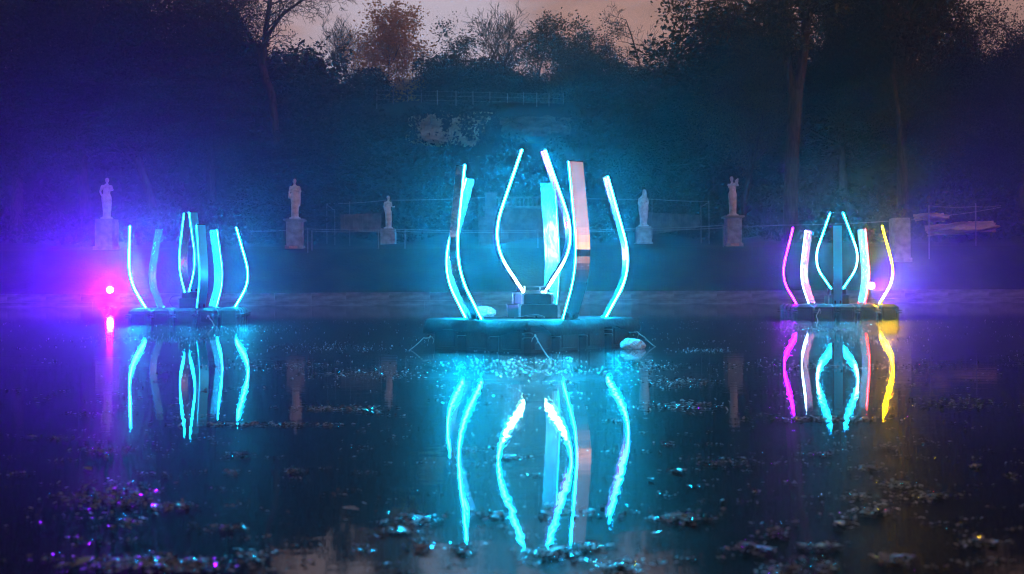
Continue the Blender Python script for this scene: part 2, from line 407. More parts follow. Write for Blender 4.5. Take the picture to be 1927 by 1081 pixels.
# far pool edge: a stone step and a raised coping, both in long blocks
rng = random.Random(4)
wall = thing('pool_wall', 'low two-step stone edge running along the far side of the pond', 'wall', (0, 48.6, 0))
def coping_row(name, y, z0, z1, depth, length):
    x = -36.0
    mb_cache = {}
    while x < 36:
        l = round(length + rng.uniform(-.25, .25), 1)
        if l not in mb_cache:
            mb = MB(); mb.box((0, 0, 0), (l - .008, depth, z1 - z0), bev=.010)
            o = mb.build(name, M['coping'], wall); mb_cache[l] = o.data
        else:
            o = share(name, mb_cache[l], wall)
        o.location = (x + l / 2, y + rng.uniform(-.012, .012), (z0 + z1) / 2 + rng.uniform(-.008, .008))
        x += l
coping_row('lower_block', 0.35, -.30, .22, .6, 2.4)
coping_row('coping_stone', 0.95, .14, .60, .62, 1.8)

# ------------------------------------------------------------------ light sculptures
CY = (0.0013, 0.51, 1.0)
WARM = (0.22, 0.42, 0.30)
def lerp(a, b, t): return tuple(x + (y - x) * t for x, y in zip(a, b))
def profile(h=1.66, out=0.33, hk=.58, lean=.01):
    P0, P1, P2 = Vector((0, 0)), Vector((out, hk)), Vector((lean, h))
    a = P0.lerp(P1, .48); b = P1.lerp(P2, .36)
    pts = [P0.lerp(a, t / 3) for t in range(3)]
    for i in range(11):
        t = i / 10; pts.append(a * (1 - t) ** 2 + P1 * 2 * t * (1 - t) + b * t * t)
    pts += [b.lerp(P2, t / 5) for t in range(1, 6)]
    return pts
PW, PT = 0.176, 0.027
def sweep(prof, u0, u1, n0, n1):
    """a bar following the profile; u is across the panel, n is along the outward normal"""
    vs, fs = [], []
    N = len(prof)
    for i, p in enumerate(prof):
        d = prof[min(i + 1, N - 1)] - prof[max(i - 1, 0)]; d.normalize()
        nr = Vector((d.y, -d.x))          # outward
        for (u, n) in ((u0, n0), (u1, n0), (u1, n1), (u0, n1)):
            q = p + nr * n; vs.append((q.x, u, q.y))
    for i in range(N - 1):
        for k in range(4):
            j = (k + 1) % 4; fs.append((i * 4 + k, i * 4 + j, (i + 1) * 4 + j, (i + 1) * 4 + k))
    fs.append((3, 2, 1, 0)); b = (N - 1) * 4; fs.append((b, b + 1, b + 2, b + 3))
    return vs, fs
def make_petal(root, ang, r0, z0, led_lo=CY, led_hi=None, h=1.66, out=.33, name='petal', twist=0.0, grad=None, leds=(-1, 1), gain=1.0, lean=.01, skin='mirror'):
    """petal: a bent board, mirrored outside and foiled inside, with an LED strip sunk in each long edge"""
    pr = profile(h, out, lean=lean)
    mb = MB(); w = PW / 2; t = PT / 2
    vs, fs = sweep(pr, -w + .010, w - .010, -t + .004, t - .004); mb.add(vs, fs, 2)      # core
    panel = mb.build(name, [M['mirror'], M['foil'], M['dark']], root)
    for nm, n0, n1, m in (('mirror_skin', t - .0035, t, M[skin]), ('foil_skin', -t, -t + .0035, M['foil'])):
        vs, fs = sweep(pr, -w, w, n0, n1); mesh_obj(nm, vs, fs, m, panel)
    for sgn in leds:
        u0, u1 = sorted((sgn * (w - .0095), sgn * (w - .0045)))
        vs, fs = sweep(pr, u0, u1, -t + .005, t - .005)
        o = mesh_obj('led_strip', vs, fs, M['led'], panel)
        ca = o.data.color_attributes.new('led', 'FLOAT_COLOR', 'POINT')
        for i in range(len(o.data.vertices)):
            zz = vs[i][2] / h
            c = grad(zz) if grad else lerp(led_lo, led_hi or led_lo, zz)
            gn = gain * (1 + .38 * noise.noise(Vector((zz * 9, sgn * 3.1, ang * 5)))) * (1 + .12 * noise.noise(Vector((zz * 40, ang * 9, 2))))
            ca.data[i].color = (c[0] * gn, c[1] * gn, c[2] * gn, 1)
    e2 = pr[-1]; cap = MB(); cap.box((e2.x, 0, e2.y + .004), (PT * 1.15, PW + .004, .012), bev=.003); cap.build('end_cap', M['case'], panel)
    for sgn in (-1, 1):
        y0, y1 = sgn * .055 - .017, sgn * .055 + .017
        vs = [(x, y, z) for y in (y0, y1) for x, z in ((.012, .0), (.105, .0), (.105, .008), (.05, .010), (.055, .07), (.02, .07))]
        fs = [(5, 4, 3, 2, 1, 0), (6, 7, 8, 9, 10, 11)] + [(i, (i + 1) % 6, (i + 1) % 6 + 6, i + 6) for i in range(6)]
        mesh_obj('foot_bracket', vs, fs, M['case'], panel)
    panel.location = (r0 * math.cos(ang), r0 * math.sin(ang), z0)
    panel.rotation_euler = (0, 0, ang + twist)
    return panel

DECK = 0.33
def dock_mesh(sx, sy):
    """a moulded float: chunky rounded block with a shallow panel on each side and a raised top"""
    mb = MB(); mb.box((0, 0, DECK - .235), (sx - .022, sy - .022, .47), bev=.055)
    for a in range(4):
        dx, dy = ((0, -1), (1, 0), (0, 1), (-1, 0))[a]
        half = sy / 2 if dy else sx / 2
        width = (sx if dy else sy) * .56
        c = (dx * (half - .013), dy * (half - .013), DECK - .20)
        mb.box(c, (width, .022, .20) if dy else (.022, width, .20), bev=.009)
    o = mb.build('float_block', M['black_plastic'])
    me = o.data; bpy.data.objects.remove(o)
    return me
def make_float(root, nu, nv, su, sv, rz):
    me = dock_mesh(su, sv)
    lug = MB(); lug.lathe([(.06, 0), (.06, .018), (.04, .026)], n=12); lo = lug.build('coupling_lug', M['black_plastic']); lme = lo.data; bpy.data.objects.remove(lo)
    c, s = math.cos(rz), math.sin(rz)
    for i in range(nu):
        for j in range(nv):
            u, v = (i - (nu - 1) / 2) * su, (j - (nv - 1) / 2) * sv
            o = share('float_block', me, root, (u * c - v * s, u * s + v * c, 0), (0, 0, rz))
    for i in range(nu + 1):
        for j in range(nv + 1):
            if 0 < i < nu and 0 < j < nv: continue
            u, v = (i - nu / 2) * su, (j - nv / 2) * sv
            u *= .985; v *= .985
            share('coupling_lug', lme, root, (u * c - v * s, u * s + v * c, DECK - .14), (0, 0, rz))
            share('coupling_lug', lme, root, (u * c - v * s, u * s + v * c, DECK - .19), (0, 0, rz))

def equipment(root, w1, w2, h1, h2, rz, frame=True):
    mb = MB(); mb.box((0, 0, DECK + h1 / 2), (w1, w1, h1), rz, bev=.01)
    c1 = mb.build('lower_case', M['case'], root)
    mb = MB(); mb.box((0, 0, DECK + h1 + h2 / 2 + .002), (w2, w2, h2), rz, bev=.008)
    c2 = mb.build('upper_case', M['case'], root)
    for par, w, z0, z1 in ((c1, w1, DECK, DECK + h1), (c2, w2, DECK + h1 + .002, DECK + h1 + h2)):
        for k in range(4):
            a = rz + math.pi / 4 + k * math.pi / 2; r = w / 2 * math.sqrt(2)
            mb = MB(); mb.box((r * math.cos(a) * .985, r * math.sin(a) * .985, (z0 + z1) / 2), (.022, .022, z1 - z0 - .006), rz)
            mb.box((r * math.cos(a) * .975, r * math.sin(a) * .975, z1 - .004), (.04, .04, .018), rz, bev=.004)
            mb.build('corner_trim', M['alu'], par)
    if frame:
        z = DECK + h1 + h2; hw = w2 * .40
        mb = MB()
        for zz in (.035, .085):
            mb.tube([(hw * math.cos(rz + math.pi / 4 + k * math.pi / 2) * 1.3, hw * math.sin(rz + math.pi / 4 + k * math.pi / 2) * 1.3, z + zz) for k in (0, 1, 2, 3, 0)], .008, 6)
        for k in range(4):
            a = rz + math.pi / 4 + k * math.pi / 2
            mb.tube([(hw * 1.3 * math.cos(a), hw * 1.3 * math.sin(a), z), (hw * 1.3 * math.cos(a), hw * 1.3 * math.sin(a), z + .085)], .008, 6)
        mb.build('top_frame', M['alu'], c2)

# --- centre
D_C = 12.3
c0 = at(1003, 640, D_C)
CEN = Vector((c0.x, D_C, 0))
sc = thing('light_sculpture', 'largest floating light sculpture in the middle with seven cyan edged petals', 'light sculpture', CEN, 0, 'floating light sculptures')
RZ_C = R(47)
make_float(sc, 4, 3, .46, .50, RZ_C)
def inner_grad(z): return lerp(WARM, CY, min(1, max(0, (z - .02) / .22)))
for a, hh, ln, tw in ((-63, 1.70, .14, 0), (9, 1.64, .03, 0), (76, 1.64, .01, 0), (153, 1.65, -.02, 0), (223, 1.69, .20, -12)):
    make_petal(sc, R(a), .845, DECK + .012, h=hh, lean=ln, twist=R(tw))
equipment(sc, .47, .36, .17, .12, R(17))
for a in (12, 191): make_petal(sc, R(a), .125, DECK + .31, grad=inner_grad, h=1.64, out=.385, name='inner_petal')
# --- left
D_L = 22.4
LEFT = Vector((-6.77, D_L, 0))
sl = thing('light_sculpture', 'floating light sculpture at the left, all petals cyan, beside the violet floodlight glare', 'light sculpture', LEFT, 0, 'floating light sculptures')
make_float(sl, 5, 4, .44, .45, R(8))
for a, ln, ld in ((-61, .02, (-1, 1)), (7, .03, (-1, 1)), (77, .04, (-1,)), (149, .04, (-1,)), (206, .30, (-1, 1))):
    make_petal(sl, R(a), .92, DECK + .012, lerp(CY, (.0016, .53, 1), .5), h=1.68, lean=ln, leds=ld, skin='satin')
equipment(sl, .44, .34, .20, .13, R(10), frame=False)
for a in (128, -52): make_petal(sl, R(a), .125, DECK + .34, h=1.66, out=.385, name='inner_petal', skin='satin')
# --- right
D_R = 23.4
RIGHT = Vector((7.155, D_R, 0))
sr = thing('light_sculpture', 'floating light sculpture at the right with purple, cyan, red and yellow petal edges', 'light sculpture', RIGHT, 0, 'floating light sculptures')
make_float(sr, 5, 4, .44, .45, R(-4))
PURP, RED, YEL, WHT = (.28, .0004, .80), (.80, .0001, .0003), (.95, .44, .0), (.08, .13, .20)
def g_yel(z): return lerp((.8, .50, .0015), YEL, min(1, max(0, (z - .12) / .35)))
def g_in(z): return lerp(CY, (.06, .50, .50), max(0, 1 - abs(z - .40) / .22))
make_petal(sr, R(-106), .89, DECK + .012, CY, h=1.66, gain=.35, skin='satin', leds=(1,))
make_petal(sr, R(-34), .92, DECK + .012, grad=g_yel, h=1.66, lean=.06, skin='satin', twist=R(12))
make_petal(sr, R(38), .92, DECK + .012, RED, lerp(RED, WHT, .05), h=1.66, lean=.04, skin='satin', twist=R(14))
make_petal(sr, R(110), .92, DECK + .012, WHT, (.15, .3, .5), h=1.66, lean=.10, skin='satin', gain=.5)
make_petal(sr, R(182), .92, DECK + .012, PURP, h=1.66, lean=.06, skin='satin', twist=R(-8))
equipment(sr, .44, .34, .20, .13, R(-6), frame=False)
for a in (-15, 163): make_petal(sr, R(a), .125, DECK + .34, grad=g_in, h=1.66, out=.385, name='inner_petal', gain=.6)

# tarpaulin over the middle platform
def tarp():
    n_u, n_v = 44, 38
    hu, hv = .93, .762
    vs, fs = [], []
    for j in range(n_v + 1):
        for i in range(n_u + 1):
            u = -1.0 + 2.0 * i / n_u; v = -1.0 + 2.0 * j / n_v
            U, V = u * (hu + .10), v * (hv + .10)
            nz = noise.noise(Vector((U * 1.7, V * 1.7, 3.1)))
            over = max(0.0, abs(U) - hu, abs(V) - hv)
            lim = .13 + .20 * noise.noise(Vector((U * 1.9 + 7, V * 1.9, 1.0))) + .03 * noise.noise(Vector((U * 9, V * 9, 5)))
            drop = min(over * 1.6, max(.03, lim))
            cu = max(-hu - .03, min(hu + .03, U)) ; cv = max(-hv - .03, min(hv + .03, V))
            sag = .012 * nz + .006 * noise.noise(Vector((U * 8, V * 8, 0)))
            edge = max(0, max(abs(U) - hu + .12, abs(V) - hv + .12))
            z = DECK + .013 + max(-.006, sag) - drop - .05 * edge * (.5 + nz)
            if over > 0:
                cu += math.copysign(.02 + .02 * noise.noise(Vector((U * 5, V * 5, 9))), U) if abs(U) > hu else 0
                cv += math.copysign(.02 + .02 * noise.noise(Vector((U * 5, V * 5, 2))), V) if abs(V) > hv else 0
            vs.append((cu, cv, z))
    for j in range(n_v):
        for i in range(n_u):
            a = j * (n_u + 1) + i; fs.append((a, a + 1, a + n_u + 2, a + n_u + 1))
    o = mesh_obj('tarpaulin', vs, fs, M['tarp'], smooth=True, loc=CEN)
    o.rotation_euler = (0, 0, RZ_C)
    md = o.modifiers.new('thickness', 'SOLIDIFY'); md.thickness = .005; md.offset = 0
    return tag(o, 'ragged grey tarpaulin spread over the deck of the middle floating sculpture', 'tarpaulin')
tarp()

def crumple(name, size, seed, mat, sub=4, amt=.18):
    bm = bmesh.new(); bmesh.ops.create_icosphere(bm, subdivisions=sub, radius=1.0)
    for v in bm.verts:
        q = v.co.copy()
        d = 1 + amt * noise.noise(q * 1.6 + Vector((seed, 0, 0))) + amt * .7 * abs(noise.noise(q * 4 + Vector((0, seed, 0)))) + amt * .3 * noise.noise(q * 9)
        v.co = Vector((q.x * size[0], q.y * size[1], q.z * size[2])) * d
    me = bpy.data.meshes.new(name); bm.to_mesh(me); bm.free(); me.materials.append(mat)
    o = bpy.data.objects.new(name, me); COL.objects.link(o); return o
b = crumple('plastic_bag', (.135, .09, .075), 2.0, M['plastic']); q = at(1191, 660, 11.9); b.location = (q.x, q.y, .045); b.rotation_euler = (0, R(5), R(12))
tag(b, 'crumpled pale plastic bag floating beside the right end of the middle platform', 'plastic bag')
b = crumple('plastic_sheet', (.17, .12, .075), 7.0, M['plastic']); q = at(905, 590, 12.75); b.location = (q.x, q.y, DECK + .06); b.rotation_euler = (0, R(-6), 0)
tag(b, 'bunched clear plastic sheet lying on the middle deck behind the left petals', 'plastic sheet')

# mooring ropes
def rope(pts, label, r=.0055, knots=True):
    mb = MB(); P = []
    pts = [Vector(p) for p in pts]
    for i in range(len(pts) - 1):
        for t in range(5): P.append(pts[i].lerp(pts[i + 1], t / 5) + Vector((0, 0, -.012 * math.sin(math.pi * t / 5))))
    P.append(pts[-1]); mb.tube(P, r, 6)
    if knots:
        k = pts[0]; mb.ball(k, r * 2.6, 7, 5); mb.ball(pts[0].lerp(pts[1], .14), r * 2.2, 7, 5)
        mb.tube([k, k + Vector((.03, -.01, -.04)), k + Vector((.015, -.01, -.085))], r * .6, 5)
        mb.tube([k, k + Vector((-.03, -.01, -.03)), k + Vector((-.035, -.01, -.06))], r * .6, 5)
    tag(mb.build('mooring_rope', M['rope'], smooth=True), label, 'rope', 'mooring ropes')
def W(px, py, D, z=None):
    v = at(px, py, D)
    if z is not None: v.z = z
    return v
rope([W(1007, 632, 10.95), W(1037, 688, 10.2, -.02)], 'taut pale rope running from the front corner of the middle platform into the water')
rope([W(812, 633, 12.1), W(797, 636, 12.0), W(768, 652, 11.9, -.01)], 'knotted rope slanting into the water from the left end of the middle platform')
rope([W(1197, 622, 12.45), W(1212, 634, 12.4), W(1236, 647, 12.3, -.01)], 'thin rope slanting into the water from the right end of the middle platform')
rope([W(392, 595, 21.35), W(399, 604, 21.2), W(404, 612, 21.0, -.01)], 'short rope hanging from the front of the left platform', .009)
rope([W(1542, 583, 22.3), W(1536, 594, 22.2), W(1540, 604, 21.8, -.01)], 'short rope hanging from the front of the right platform', .009)

def cable(pts, label, r=.007):
    mb = MB(); P = [Vector(p) for p in pts]; Q = []
    for i in range(len(P) - 1):
        a, b_, c_, d_ = P[max(i - 1, 0)], P[i], P[i + 1], P[min(i + 2, len(P) - 1)]
        for k in range(6):
            t = k / 6
            Q.append(.5 * ((2 * b_) + (c_ - a) * t + (2 * a - 5 * b_ + 4 * c_ - d_) * t * t + (3 * b_ - a - 3 * c_ + d_) * t ** 3))
    Q.append(P[-1]); mb.tube(Q, r, 6); tag(mb.build('power_cable', M['cable'], smooth=True), label, 'cable', 'cables on the platforms')
z = DECK + .03
cable([CEN + Vector(v) for v in ((.02, -.30, z), (-.18, -.42, z), (-.30, -.36, z), (-.42, -.46, z), (-.55, -.50, z))], 'black cable trailing from the cases toward the left petal on the middle deck')
cable([CEN + Vector(v) for v in ((.05, -.30, z), (.12, -.46, z), (.02, -.55, z + .03), (-.16, -.50, z), (-.22, -.40, z))], 'looped black cable lying in front of the cases on the middle deck')
cable([LEFT + Vector(v) for v in ((-.22, -.05, DECK + .25), (-.34, -.12, DECK + .24), (-.40, -.14, DECK + .14), (-.34, -.12, DECK + .03), (-.2, -.16, DECK + .02))], 'curled black cable beside the case on the left platform')

# ------------------------------------------------------------------ violet floodlights
def floodlight(px, py, D, label, power=1.0, yaw=0.0, cone=150, blend=1.0):
    q = at(px, py, D); g = gz(q.x, q.y)
    root = thing('floodlight', label, 'floodlight', (q.x, q.y, g), 0, 'violet floodlights on the far pool edge')
    h = q.z - g
    aim = math.atan2(-(0 - q.x), -(0 - q.y))       # face the camera side
    root.rotation_euler = (0, 0, math.atan2(q.x, -q.y) * -1 * 0 + math.atan2(-q.x, q.y) * 0)
    mb = MB(); mb.tube([(0, .30, h), (0, .26, h), (0, .24, h), (0, 0.02, h)], [.08, .13, .15, .165], 20); mb.build('housing', M['case'], root)
    mb = MB(); mb.tube([(0, .04, h), (0, -.03, h)], .172, 20, caps=False); mb.build('rim', M['alu'], root)
    mb = MB(); mb.tube([(0, .012, h), (0, .004, h)], .150, 20); o = mb.build('lens', lens, root)
    mb = MB(); mb.tube([(-.19, .1, h), (-.19, .1, .03), (.19, .1, .03), (.19, .1, h)], .012, 6); mb.build('yoke', M['case'], root)
    mb = MB(); mb.box((0, .1, .012), (.34, .26, .024), bev=.006); mb.build('base_plate', M['case'], root)
    ld = bpy.data.lights.new('flood_beam', 'SPOT'); ld.energy = FLOOD_W * power; ld.color = (.24, .0, 1.0)
    ld.spot_size = R(cone); ld.spot_blend = blend; ld.shadow_soft_size = .15
    lo = bpy.data.objects.new('flood_beam', ld); COL.objects.link(lo); lo.parent = root
    lo.location = (0, -.06, h); lo.rotation_euler = (R(-90), 0, R(yaw))      # looks along -Y, over the pond
lens, nt, bb = new_mat('flood_lens'); nt.nodes.remove(bb)
em = nt.nodes.new('ShaderNodeEmission'); em.inputs['Color'].default_value = (.20, .10, 1, 1); em.inputs['Strength'].default_value = 200.0
nt.links.new(em.outputs[0], nt.nodes['Material Output'].inputs['Surface'])
floodlight(207, 546, 49.55, 'violet floodlight glaring from the pool edge left of the left sculpture')
floodlight(1640, 538, 49.55, 'violet floodlight glaring from the pool edge behind the right sculpture', 1.0, 37, 112, .35)      # swung toward the right bank

# ------------------------------------------------------------------ statues and pedestals
def remeshed(name, mb, mat, voxel=.024):
    o = mb.build(name, mat)
    md = o.modifiers.new('remesh', 'REMESH'); md.mode = 'VOXEL'; md.voxel_size = voxel; md.use_smooth_shade = True
    sm = o.modifiers.new('smooth', 'SMOOTH'); sm.factor = .5; sm.iterations = 2
    dg = bpy.context.evaluated_depsgraph_get(); dg.update()
    me = bpy.data.meshes.new_from_object(o.evaluated_get(dg)); me.name = name
    bpy.data.objects.remove(o); return me
def drape(mb, rows, folds=9, seed=0, amp=.06):
    """rows: (z, cx, cy, rx, ry): cloth body as one loft with hanging folds"""
    n = 40; vs, fs = [], []
    for z, cx, cy_, rx, ry in rows:
        low = max(0.0, min(1.0, (1.25 - z) / .6))
        for k in range(n):
            a = 2 * math.pi * k / n
            f = 1 + amp * low * math.sin(a * folds + seed + .6 * math.sin(z * 3)) + amp * .5 * low * math.sin(a * (folds * 2 + 1) - seed)
            vs.append((cx + rx * f * math.cos(a), cy_ + ry * f * math.sin(a), z))
    for i in range(len(rows) - 1):
        for k in range(n):
            j = (k + 1) % n; fs.append((i * n + k, i * n + j, (i + 1) * n + j, (i + 1) * n + k))
    fs.append(tuple(range(n - 1, -1, -1))); fs.append(tuple(range((len(rows) - 1) * n, len(rows) * n)))
    mb.add(vs, fs)
def head(mb, c, turn=0.0, hair='bun'):
    x, y, z = c
    mb.ball(c, (.083, .098, .118), 16, 12)
    d = Vector((math.sin(turn), -math.cos(turn), 0)); s = Vector((d.y * -1, d.x, 0))
    C = Vector(c)
    n = C + d * .098 + Vector((0, 0, -.012))
    mb.tube([C + d * .088 + Vector((0, 0, .03)), n + d * .018, C + d * .09 + Vector((0, 0, -.035))], [.011, .018, .012], 6)   # nose
    mb.ball(C + d * .075 + Vector((0, 0, -.082)), (.032, .032, .03), 8, 6)                                               # chin
    mb.ball(C + d * .086 + Vector((0, 0, -.055)), (.026, .018, .010), 8, 5)                                              # mouth
    for sg in (-1, 1):
        mb.ball(C + d * .072 + s * .034 * sg + Vector((0, 0, .033)), (.026, .026, .010), 8, 5)                           # brow
        mb.ball(C + s * .082 * sg, (.016, .02, .03), 6, 5)                                                                # ear
    mb.ball(C - d * .022 + Vector((0, 0, .030)), (.094, .100, .106), 14, 10)                                             # hair cap
    if hair == 'bun': mb.ball(C - d * .115 + Vector((0, 0, .03)), .05, 10, 7)
    if hair == 'veil':
        drape(mb, [(z - .34, x, y + .03, .15, .13), (z - .15, x, y + .02, .115, .12), (z + .04, x, y + .012, .102, .115), (z + .13, x, y + .01, .07, .08)], 5, 1, .02)
    if hair == 'curl':
        for k in range(7):
            a = turn + math.pi / 2 + k * math.pi / 6; mb.ball(C + Vector((.085 * math.cos(a), .085 * math.sin(a), .06)), .035, 7, 5)
    mb.tube([C + Vector((0, .01, -.08)), Vector((x * .6, y * .6 + .015, z - .20))], [.052, .062], 10)
def limb(mb, pts, rad): mb.tube(pts, rad, 10)
def hand(mb, p, d, s):
    """palm with four bent fingers and a thumb"""
    p = Vector(p); d = Vector(d).normalized(); s = Vector(s).normalized(); n = d.cross(s)
    mb.ball(p + d * .04, (.036, .036, .045), 8, 6)
    for k, ln in enumerate((.075, .088, .08, .062)):
        b = p + d * .07 + s * (.027 - .018 * k)
        mb.tube([b, b + d * ln * .5 + n * .008, b + d * ln * .85 + n * .03], [.0105, .0095, .008], 6)
    b = p + d * .02 + s * .034; mb.tube([b, b + s * .028 + d * .03, b + s * .03 + d * .062], [.0125, .011, .009], 6)
def torso(mb, sh=.205, y0=0.0, x0=0.0):
    drape(mb, [(1.02, x0, y0, .165, .135), (1.14, x0, y0, .150, .118), (1.26, x0, y0 - .005, .158, .118), (1.40, x0, y0 - .012, .172, .125), (1.50, x0, y0 - .004, .178, .108), (1.58, x0, y0, .150, .088), (1.63, x0, y0 + .01, .075, .065)], 7, 2, .015)
    for sg in (-1, 1): mb.ball((x0 + sg * (sh - .015), y0, 1.535), (.066, .066, .064), 10, 7)
def base_slab(mb): mb.box((0, 0, .04), (.54, .46, .08), bev=.02)

def statue_a(mb):     # armless-looking, hand on the left hip, narrow skirt that widens at the foot
    base_slab(mb)
    drape(mb, [(.05, 0, 0, .21, .19), (.15, 0, 0, .165, .15), (.40, .01, 0, .175, .155), (.75, .005, 0, .205, .17), (.98, -.01, 0, .225, .175), (1.10, -.01, 0, .20, .15), (1.18, 0, 0, .155, .13)], 8, .4)
    torso(mb); head(mb, (.02, -.01, 1.80), .25, 'bun')
    limb(mb, [(-.20, 0, 1.54), (-.285, .02, 1.28), (-.215, -.10, 1.08)], [.058, .048, .038]); hand(mb, (-.215, -.10, 1.08), (.7, -.3, -.4), (0, 0, 1))
    limb(mb, [(.20, 0, 1.54), (.265, -.03, 1.36), (.12, -.17, 1.30)], [.058, .05, .038]); hand(mb, (.12, -.17, 1.30), (-.9, -.1, .2), (0, 0, 1))
def statue_b(mb):     # goddess with a bent arm across the chest and cloth falling from the left arm
    base_slab(mb)
    drape(mb, [(.05, 0, 0, .23, .20), (.14, 0, 0, .17, .16), (.35, .0, 0, .165, .15), (.70, .01, 0, .19, .165), (.95, .015, 0, .215, .17), (1.10, .01, 0, .19, .15), (1.2, 0, 0, .16, .13)], 9, 1.7)
    torso(mb); head(mb, (-.02, -.015, 1.81), -.35, 'bun')
    limb(mb, [(.20, 0, 1.54), (.275, -.03, 1.33), (.10, -.17, 1.37)], [.06, .05, .037]); hand(mb, (.10, -.17, 1.37), (-.9, 0, .25), (0, 0, 1))
    limb(mb, [(-.20, 0, 1.54), (-.25, .02, 1.30), (-.27, -.10, 1.12)], [.058, .048, .037]); hand(mb, (-.27, -.10, 1.12), (-.1, -.5, -.8), (1, 0, 0))
    drape(mb, [(.62, .20, -.02, .05, .07), (.85, .215, -.03, .062, .085), (1.1, .215, -.03, .06, .085), (1.30, .225, -.02, .05, .07)], 5, 3, .2)
    drape(mb, [(.98, -.26, -.06, .05, .06), (1.10, -.25, -.06, .062, .07), (1.22, -.22, -.04, .05, .06)], 4, 1, .15)
def statue_c(mb):     # slimmer figure in half profile, one forearm held forward
    base_slab(mb)
    drape(mb, [(.05, 0, 0, .19, .18), (.15, .01, 0, .165, .155), (.40, .015, 0, .17, .15), (.75, .01, 0, .185, .16), (1.0, .0, 0, .19, .155), (1.12, -.02, 0, .17, .135), (1.2, -.02, 0, .15, .12)], 8, .9)
    torso(mb, .195, 0, -.02); head(mb, (.005, -.02, 1.81), .7, 'curl')
    limb(mb, [(.16, 0, 1.54), (.20, -.04, 1.30), (.30, -.17, 1.27)], [.056, .047, .036]); hand(mb, (.30, -.17, 1.27), (.8, -.5, .1), (0, 0, 1))
    limb(mb, [(-.21, 0, 1.54), (-.245, .01, 1.28), (-.20, -.06, 1.06)], [.057, .047, .037]); hand(mb, (-.20, -.06, 1.06), (.1, -.3, -.9), (1, 0, 0))
def statue_d(mb):     # veiled figure wrapped in a cloak, arms under the cloth
    base_slab(mb)
    drape(mb, [(.05, 0, 0, .19, .19), (.2, 0, 0, .18, .17), (.55, .01, 0, .205, .18), (.95, .0, 0, .255, .20), (1.20, -.005, 0, .25, .19), (1.40, -.0, 0, .215, .165), (1.52, .0, 0, .185, .14), (1.62, .02, 0, .12, .11)], 10, 2.2)
    head(mb, (.055, -.01, 1.80), .5, 'veil')
    limb(mb, [(-.19, 0, 1.48), (-.25, -.04, 1.20), (-.05, -.19, 1.18)], [.065, .06, .05]); hand(mb, (-.05, -.19, 1.18), (.9, -.1, .2), (0, 0, 1))
    limb(mb, [(.18, 0, 1.48), (.24, -.04, 1.22), (.10, -.19, 1.26)], [.065, .06, .05]); hand(mb, (.10, -.19, 1.26), (-.9, -.1, .1), (0, 0, 1))
def statue_e(mb):     # both arms lifted to hold an amphora on the shoulder
    base_slab(mb)
    drape(mb, [(.05, 0, 0, .20, .19), (.14, 0, 0, .165, .155), (.40, .0, 0, .17, .155), (.80, -.005, 0, .19, .165), (1.05, -.015, 0, .21, .165), (1.15, -.01, 0, .185, .145), (1.24, 0, 0, .155, .13)], 8, 1.1)
    torso(mb); head(mb, (-.045, -.01, 1.82), .3, 'bun')
    limb(mb, [(-.20, 0, 1.54), (-.19, -.16, 1.38), (.06, -.20, 1.56)], [.06, .05, .038]); hand(mb, (.06, -.20, 1.56), (.7, .1, .6), (0, 1, 0))
    limb(mb, [(.20, 0, 1.54), (.26, -.06, 1.46), (.20, -.10, 1.68)], [.06, .052, .038]); hand(mb, (.20, -.10, 1.68), (-.1, .1, .9), (-1, 0, 0))
    prof = [(.02, 0), (.05, .02), (.082, .09), (.085, .15), (.05, .21), (.036, .24), (.055, .27)]
    mb2 = MB(); mb2.lathe(prof, (0, 0, 0), 12)
    rot = Matrix.Rotation(R(28), 3, 'Y')
    mb.add([rot @ Vector(v) + Vector((.14, -.04, 1.60)) for v in mb2.v], mb2.f)

def pedestal(root_label, loc, size, h, cap=True, plaque=True, group='stone pedestals under the statues'):
    root = thing('stone_pedestal', root_label, 'pedestal', loc, 0, group)
    mb = MB(); mb.box((0, 0, .11), (size * 1.16, size * 1.16, .22), bev=.025); mb.build('plinth', M['stone'], root)
    mb = MB(); mb.box((0, 0, .22 + (h - .36) / 2), (size, size, h - .36), bev=.02); mb.build('shaft', M['stone'], root)
    if cap:
        mb = MB(); mb.box((0, 0, h - .115), (size * 1.12, size * 1.12, .05), bev=.015); mb.box((0, 0, h - .05), (size * 1.34, size * 1.34, .10), bev=.03); mb.build('cap', M['stone'], root)
    else:
        mb = MB(); mb.box((0, 0, h - .07), (size * .97, size * .97, .14), bev=.02); mb.build('cap', M['stone'], root)
    if plaque:
        mb = MB(); mb.box((.0, -size * .60, .11), (size * .55, .02, .13), bev=.004); mb.build('plaque', M['plaque'], root)
    return root
ST = [  # px, head y, feet y, base y, depth, builder, cap, labels
    (201, 335, 413, 466, 55.4, statue_a, False, False, 'pale marble statue with a hand on its hip, left, in the violet glow', 'plain square stone pedestal in the violet glow at the left'),
    (555, 337, 413, 458, 55.6, statue_b, True, True, 'marble draped woman statue with bent arm, between left and middle sculptures', 'square stone pedestal with wide cap and reddish plaque, between left and middle sculptures'),
    (731, 369, 431, 463, 66.5, statue_c, False, False, 'smaller far marble statue with forearm held out, left of the middle sculpture', 'square pedestal crossed by the barrier rope, left of the middle sculpture'),
    (1211, 357, 427, 461, 62.5, statue_d, False, False, 'veiled cloaked marble statue dim behind the right petal of the middle sculpture', 'square pedestal dim behind the right petal of the middle sculpture'),
    (1379, 333, 407, 453, 56.0, statue_e, True, True, 'marble statue lifting a jar to its shoulder, left of the right sculpture', 'square stone pedestal with wide cap and reddish plaque, left of the right sculpture'),
]
